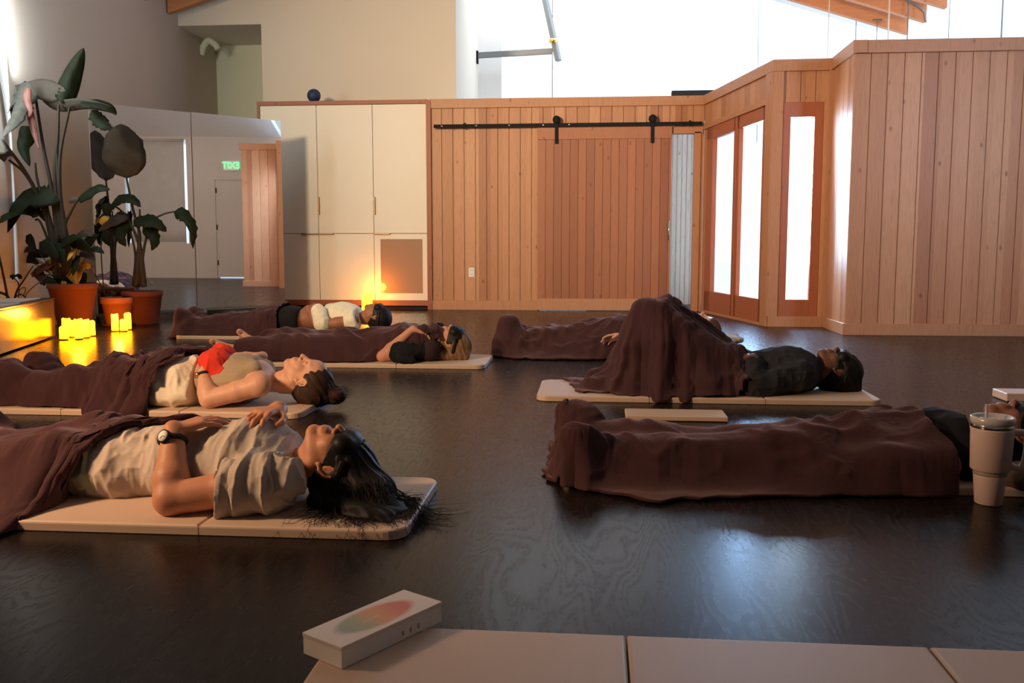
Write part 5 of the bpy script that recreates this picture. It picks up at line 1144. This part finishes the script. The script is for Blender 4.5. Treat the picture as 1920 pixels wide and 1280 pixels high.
# ---------------------------------------------------------------- 5: far middle, under a blanket, head beyond the raised knees
O, H, P, R = hd(1317, 615, 6.75, 12)
shn, shf = W(1285, 628, 6.6), W(1285, 612, 6.92); chest, belly, pelv = W(1262, 618, 6.75), W(1215, 620, 6.75), W(1165, 622, 6.75)
eln, wrn = W(1225, 636, 6.48), W(1176, 630, 6.44); elf, wrf = W(1230, 620, 7.0), W(1180, 622, 7.02)
legs = leg(W(1165, 622, 6.67), (-0.18, 6.68, 0.12), (-0.56, 6.68, 0.085), (-0.62, 6.66, 0.235)) + leg(W(1165, 620, 6.86), (-0.18, 6.86, 0.12), (-0.56, 6.86, 0.085), (-0.62, 6.90, 0.225))
T5 = torso(shn, shf, chest, belly, pelv, 0.92, 0.92)
body = slim(T5) + H + neck(P, W(1292, 622, 6.75), 0.05) + arm(shn, eln, wrn, (0.046, 0.038, 0.027)) + arm(shf, elf, wrf, (0.046, 0.038, 0.027)) + legs
body += hand(wrn, (-1, 0.05, -0.12), (0.1, -0.5, -0.6), (-0.2, 0.3, 1), curl=(0.25, 0.3, 0.3, 0.35), sc=1.0) + hand(wrf, (-1, 0, 0), (0, 0, -1), (0, -1, 0))
p5 = person(body, 0.005, SK2, 'person at far middle beyond the raised knees, one hand on the floor')
wear('hair', p5, cap(P, R, 1.0, 0.016) + [('e', P(0, -0.05, 0.125), (0.03, 0.03, 0.03), R, 0.01)], 0.006, HR, 0.0, disp=[hair_groove(P, R, 0.004)])
wear('shirt', p5, T5[:1] + [('c', shn, 0.06, shf, 0.06, 0.04)], 0.008, c_lt, 0.010)
v = Vol([('e', W(1345, 636, 6.55), (0.17, 0.16, 0.035), None, 0.02), ('e', W(1320, 632, 6.6), (0.13, 0.14, 0.05), None, 0.03), ('c', W(1370, 630, 6.62), 0.02, W(1378, 634, 6.5), 0.02, 0.02)], 0.008); v.disp(wr_fold(0.012, 10)); v.cut((0, 0, 0.004), (0, 0, -1))
o = link('head_pillow', v.mesh('head_pillow'), c_lt); tag(centre(o), 'flat light grey pillow under the head of the person at the far middle', 'pillow')

# ---------------------------------------------------------------- 6: raised knees, dark sweater
O, H, P, R = hd(1567, 692, 5.00, 14, turn=0)
shn, shf = W(1500, 704, 4.83), W(1500, 682, 5.17); chest, belly, pelv = W(1478, 694, 5.0), W(1425, 700, 5.0), W(1372, 706, 5.0)
eln, wrn = W(1416, 728, 4.78), W(1412, 672, 4.90); elf, wrf = W(1420, 690, 5.24), W(1385, 664, 5.10)
kn = W(1222, 588, 4.94), W(1243, 585, 5.08)
legs = leg(W(1372, 712, 4.92), kn[0], W(1158, 716, 4.93), W(1118, 722, 4.92)) + leg(W(1372, 704, 5.09), kn[1], W(1165, 708, 5.12), W(1125, 712, 5.12))
T6 = torso(shn, shf, chest, belly, pelv, 0.98, 1.0)
body = slim(T6) + H + neck(P, W(1530, 700, 5.0), 0.052) + arm(shn, eln, wrn, (0.05, 0.042, 0.028)) + arm(shf, elf, wrf, (0.05, 0.042, 0.028)) + legs
body += hand(wrn, (-0.62, 0.45, 0.10), (-0.1, 0.2, -1), (-0.5, -0.2, 1), curl=(0.4, 0.4, 0.45, 0.5), sc=1.0) + hand(wrf, (0.4, -0.6, -0.05), (0, 0, -1), (0.7, 0.4, 0), curl=(0.45, 0.45, 0.5, 0.5), sc=1.0)
p6 = person(body, 0.0048, SK5, 'person in dark sweater and eye mask with raised knees, hands folded')
s6 = T6[:3] + [T6[3], ('c', W(1530, 700, 5.0), 0.05, chest, 0.09, 0.03)] + [('c', shn, 0.064, eln, 0.058, 0.03), ('c', eln, 0.058, A3(wrn) + (A3(eln) - A3(wrn)) * 0.2, 0.042, 0.03), ('c', shf, 0.06, elf, 0.055, 0.03), ('c', elf, 0.055, A3(wrf) + (A3(elf) - A3(wrf)) * 0.2, 0.04, 0.03)]
wear('sweater', p6, s6, 0.006, c_char, 0.008, cuts=[(W(1535, 694, 5.0), (1, 0, 0.2))], disp=[wr_fold(0.010, 9, (1, 1, 1), 6), wr_fold(0.004, 24, seed=2)])
wear('hair', p6, cap(P, R, 1.0, 0.022) + [('e', P(0, -0.085, 0.05), (0.095, 0.065, 0.105), R, 0.03), ('c', P(0.05, -0.06, -0.06), 0.05, P(0.03, -0.085, 0.08), 0.055, 0.03)], 0.006, HB, 0.0, disp=[hair_groove(P, R, 0.005)])
mask(p6, P, R, 0.005)
o = link('earring', tubes_mesh('e', [([P(0.090, 0.0, -0.030), P(0.094, 0.0, -0.034)], 0.005)], 8), MAT['chrome'], p6, world=True)

# ---------------------------------------------------------------- 7: fully covered, front right
O, H, P, R = hd(1902, 812, 3.28, 10)
shn, shf = W(1812, 858, 3.10), W(1800, 820, 3.46); chest, belly, pelv = W(1760, 838, 3.28), W(1640, 845, 3.28), W(1530, 850, 3.28)
eln, wrn = W(1690, 880, 3.06), W(1600, 875, 3.08); elf, wrf = W(1690, 830, 3.52), W(1600, 830, 3.50)
legs = leg(W(1530, 855, 3.19), W(1310, 858, 3.17), (0.0, 3.16, 0.08), (-0.05, 3.09, 0.15)) + leg(W(1530, 845, 3.39), W(1310, 845, 3.40), (0.0, 3.40, 0.08), (-0.06, 3.47, 0.165))
T7 = torso(shn, shf, chest, belly, pelv, 1.0, 0.98)
body = slim(T7) + H + neck(P, W(1850, 845, 3.28), 0.055) + arm(shn, eln, wrn, (0.055, 0.045, 0.03)) + arm(shf, elf, wrf, (0.055, 0.045, 0.03)) + legs + hand(wrn, (-1, 0, 0), (0, 0, -1), (0, -1, 0)) + hand(wrf, (-1, 0, 0), (0, 0, -1), (0, -1, 0))
p7 = person(body, 0.005, SK4, 'person covered by a blanket at the right edge, face seen behind the cream tumbler')
wear('shirt', p7, T7[:2] + [T7[3], ('c', W(1790, 838, 3.2), 0.10, chest, 0.11, 0.04)], 0.007, c_black, 0.012, cuts=[(W(1815, 845, 3.2), (1, -0.25, 0.1))], disp=[wr_fold(0.008, 10)])
wear('hair', p7, cap(P, R, 1.0, 0.018), 0.006, HB, 0.0); mask(p7, P, R, 0.006)

v = Vol([('e', (2.36, 4.93, 0.105), (0.055, 0.04, 0.058), None, 0.02), ('e', (2.42, 4.93, 0.085), (0.06, 0.04, 0.04), None, 0.02)], 0.006, 0.03); v.disp(wr_fold(0.008, 14)); v.cut((0, 0, 0.0462), (0, 0, -1))
tag(centre(link('folded_cloth', v.mesh('folded_cloth'), c_lt)), 'rumpled pale cloth on the flat box at the right edge', 'cloth')
pc_ = FL(1925, 938, 0); v = Vol([('e', (pc_.x + 0.02, pc_.y + 0.10, 0.045), (0.085, 0.075, 0.05), None, 0.02)], 0.006, 0.02); v.disp(wr_fold(0.006, 9)); v.cut((0, 0, 0.002), (0, 0, -1))
tag(centre(link('round_pouch', v.mesh('round_pouch'), cloth('brown_pouch_cloth', (0.10, 0.065, 0.045)))), 'dim brown round pouch behind the tumbler at the right edge', 'pouch')

# =================================================================== BLANKETS
def L_(fx): return [tuple(FL(*p))[:2] for p in fx]
# 1
nr = L_([(-320, 1110), (-120, 1052), (0, 1008), (80, 978), (135, 955), (172, 941)])
fr = [(-2.5, 3.16), (-2.1, 3.18), (-1.7, 3.18), (-1.5, 3.16), (-1.22, 3.14), (-0.98, 3.10)]
blanket(nr, fr, [], 'burgundy blanket over the legs of the person in the grey t-shirt', [(-2.3, -0.5, 2.385, 2.965, 0.03)], over=[p1], folds=0.010, seed=2, nx=170, ny=90, fold_dir=(2.2, 7), g=0.0001)
# 2
nr = [(-3.06, 4.10), (-2.85, 4.11), (-2.60, 4.11), (-2.42, 4.10), (-2.34, 4.02), (-2.22, 3.99), (-2.12, 4.02), (-2.05, 4.10)]
fr = [(-3.02, 4.66), (-2.8, 4.68), (-2.55, 4.68), (-2.3, 4.70), (-2.15, 4.70), (-2.0, 4.72), (-1.95, 4.74), (-1.80, 4.74)]
blanket(nr, fr, [], 'burgundy blanket over the legs of the woman in the tan tank top', [(-3.08, -1.335, 4.07, 4.65, 0.03)], over=[p2], folds=0.020, seed=5, jit=0.012, fold_dir=(3, 8))
# 3
x3 = lambda px: W(px, 652, 6.0).x
nr = [(x3(446), 5.93), (x3(520), 5.88), (x3(600), 5.85), (x3(680), 5.88), (x3(716), 5.96), (x3(780), 6.00), (x3(822), 6.04)]
fr = [(x3(476), 6.46), (x3(540), 6.5), (x3(620), 6.52), (x3(700), 6.52), (x3(780), 6.52), (x3(826), 6.48)]
blanket(nr, fr, [], 'burgundy blanket over the person with the blond hair', [(-2.43, -0.69, 5.84, 6.42, 0.03)], over=[p3], skip=lambda X, Y, Z: ((Y < 6.05) & (X > x3(700))) | ((Z > 0.235) & (X > x3(740))), folds=0.018, seed=8, jit=0.010, fold_dir=(3, 6), nx=170, ny=60)
# 4
e4 = W(526, 602, 7.7).x
blanket([(-3.66, 7.56), (-3.3, 7.55), (-3.0, 7.55), (-2.75, 7.56), (e4, 7.56)], [(-3.66, 8.05), (-3.3, 8.1), (-3.0, 8.1), (-2.75, 8.1), (e4, 8.1)], [], 'burgundy blanket over the legs of the person farthest left', [(-3.556, -1.8, 7.51, 8.09, 0.03)], over=[p4], folds=0.012, seed=11, jit=0.008, nx=120, ny=60)
# 5
e5 = W(1284, 620, 6.7).x
blanket([(-0.72, 6.50), (-0.5, 6.38), (-0.25, 6.34), (0.0, 6.36), (0.18, 6.42), (0.42, 6.52), (e5, 6.55)], [(-0.70, 7.0), (-0.5, 7.12), (-0.1, 7.15), (0.2, 7.15), (0.5, 7.15), (0.7, 7.1), (e5, 7.1)], [], 'burgundy blanket over the person at the far middle', over=[p5], skip=lambda X, Y, Z: (Y < 6.53), folds=0.018, seed=14, jit=0.016, fold_dir=(3, 6), nx=150, ny=60)
# 6
x6 = lambda px: W(px, 700, 4.8).x
nr = [(x6(1082), 4.78), (x6(1120), 4.74), (x6(1160), 4.70), (x6(1210), 4.66), (x6(1270), 4.66), (x6(1330), 4.68), (x6(1380), 4.70), (x6(1408), 4.74)]
fr = [(x6(1062), 5.22), (x6(1110), 5.30), (x6(1170), 5.36), (x6(1230), 5.40), (x6(1290), 5.42), (x6(1340), 5.42), (x6(1380), 5.40), (x6(1400), 5.36)]
def drape6(X, Y, Z, U, arc):
    th = np.arctan2(Y - 5.02, (X - W(1236, 600, 5).x)); s = 1 - np.abs(2 * vnoise(th * 3.2 + 9, Z * 1.2, 0 * th) - 1); return 0.034 * (s ** 2 - 0.3) * np.clip((0.48 - Z) / 0.25, 0, 1)
blanket(nr, fr, [], 'burgundy blanket tented over the raised knees', [(-0.285, 1.455, 4.66, 5.24, 0.03)], over=[p6], skip=lambda X, Y, Z: (X > x6(1382)) & (Z > 0.10), folds=0.014, seed=17, jit=0.014, g=0.00010, nx=200, ny=110, iters=650, extra=drape6, fold_dir=(5, 2))
# 7
x7 = lambda px, Y=3.0: W(px, 880, Y).x
nr = [(x7(1018), 3.06), (x7(1060), 2.97), (x7(1130), 2.90), (x7(1215), 2.80), (x7(1290), 2.84), (x7(1400), 2.88), (x7(1560), 2.93), (x7(1680), 2.95), (x7(1795), 2.97)]
fr = [(x7(1015), 3.62), (x7(1060), 3.72), (x7(1140), 3.74), (x7(1230), 3.74), (x7(1320), 3.74), (x7(1440), 3.76), (x7(1570), 3.78), (x7(1650), 3.76), (x7(1715), 3.70)]
blanket(nr, fr, [(W(1640, 800, 3.42), 0.06, W(1745, 778, 3.52), 0.06)], 'burgundy blanket covering the person at the front right from feet to shoulders', [(-0.105, 1.635, 2.99, 3.57, 0.03)], over=[p7], folds=0.012, seed=21, jit=0.012, nx=240, ny=110, fold_dir=(1.6, 7), g=0.00012)
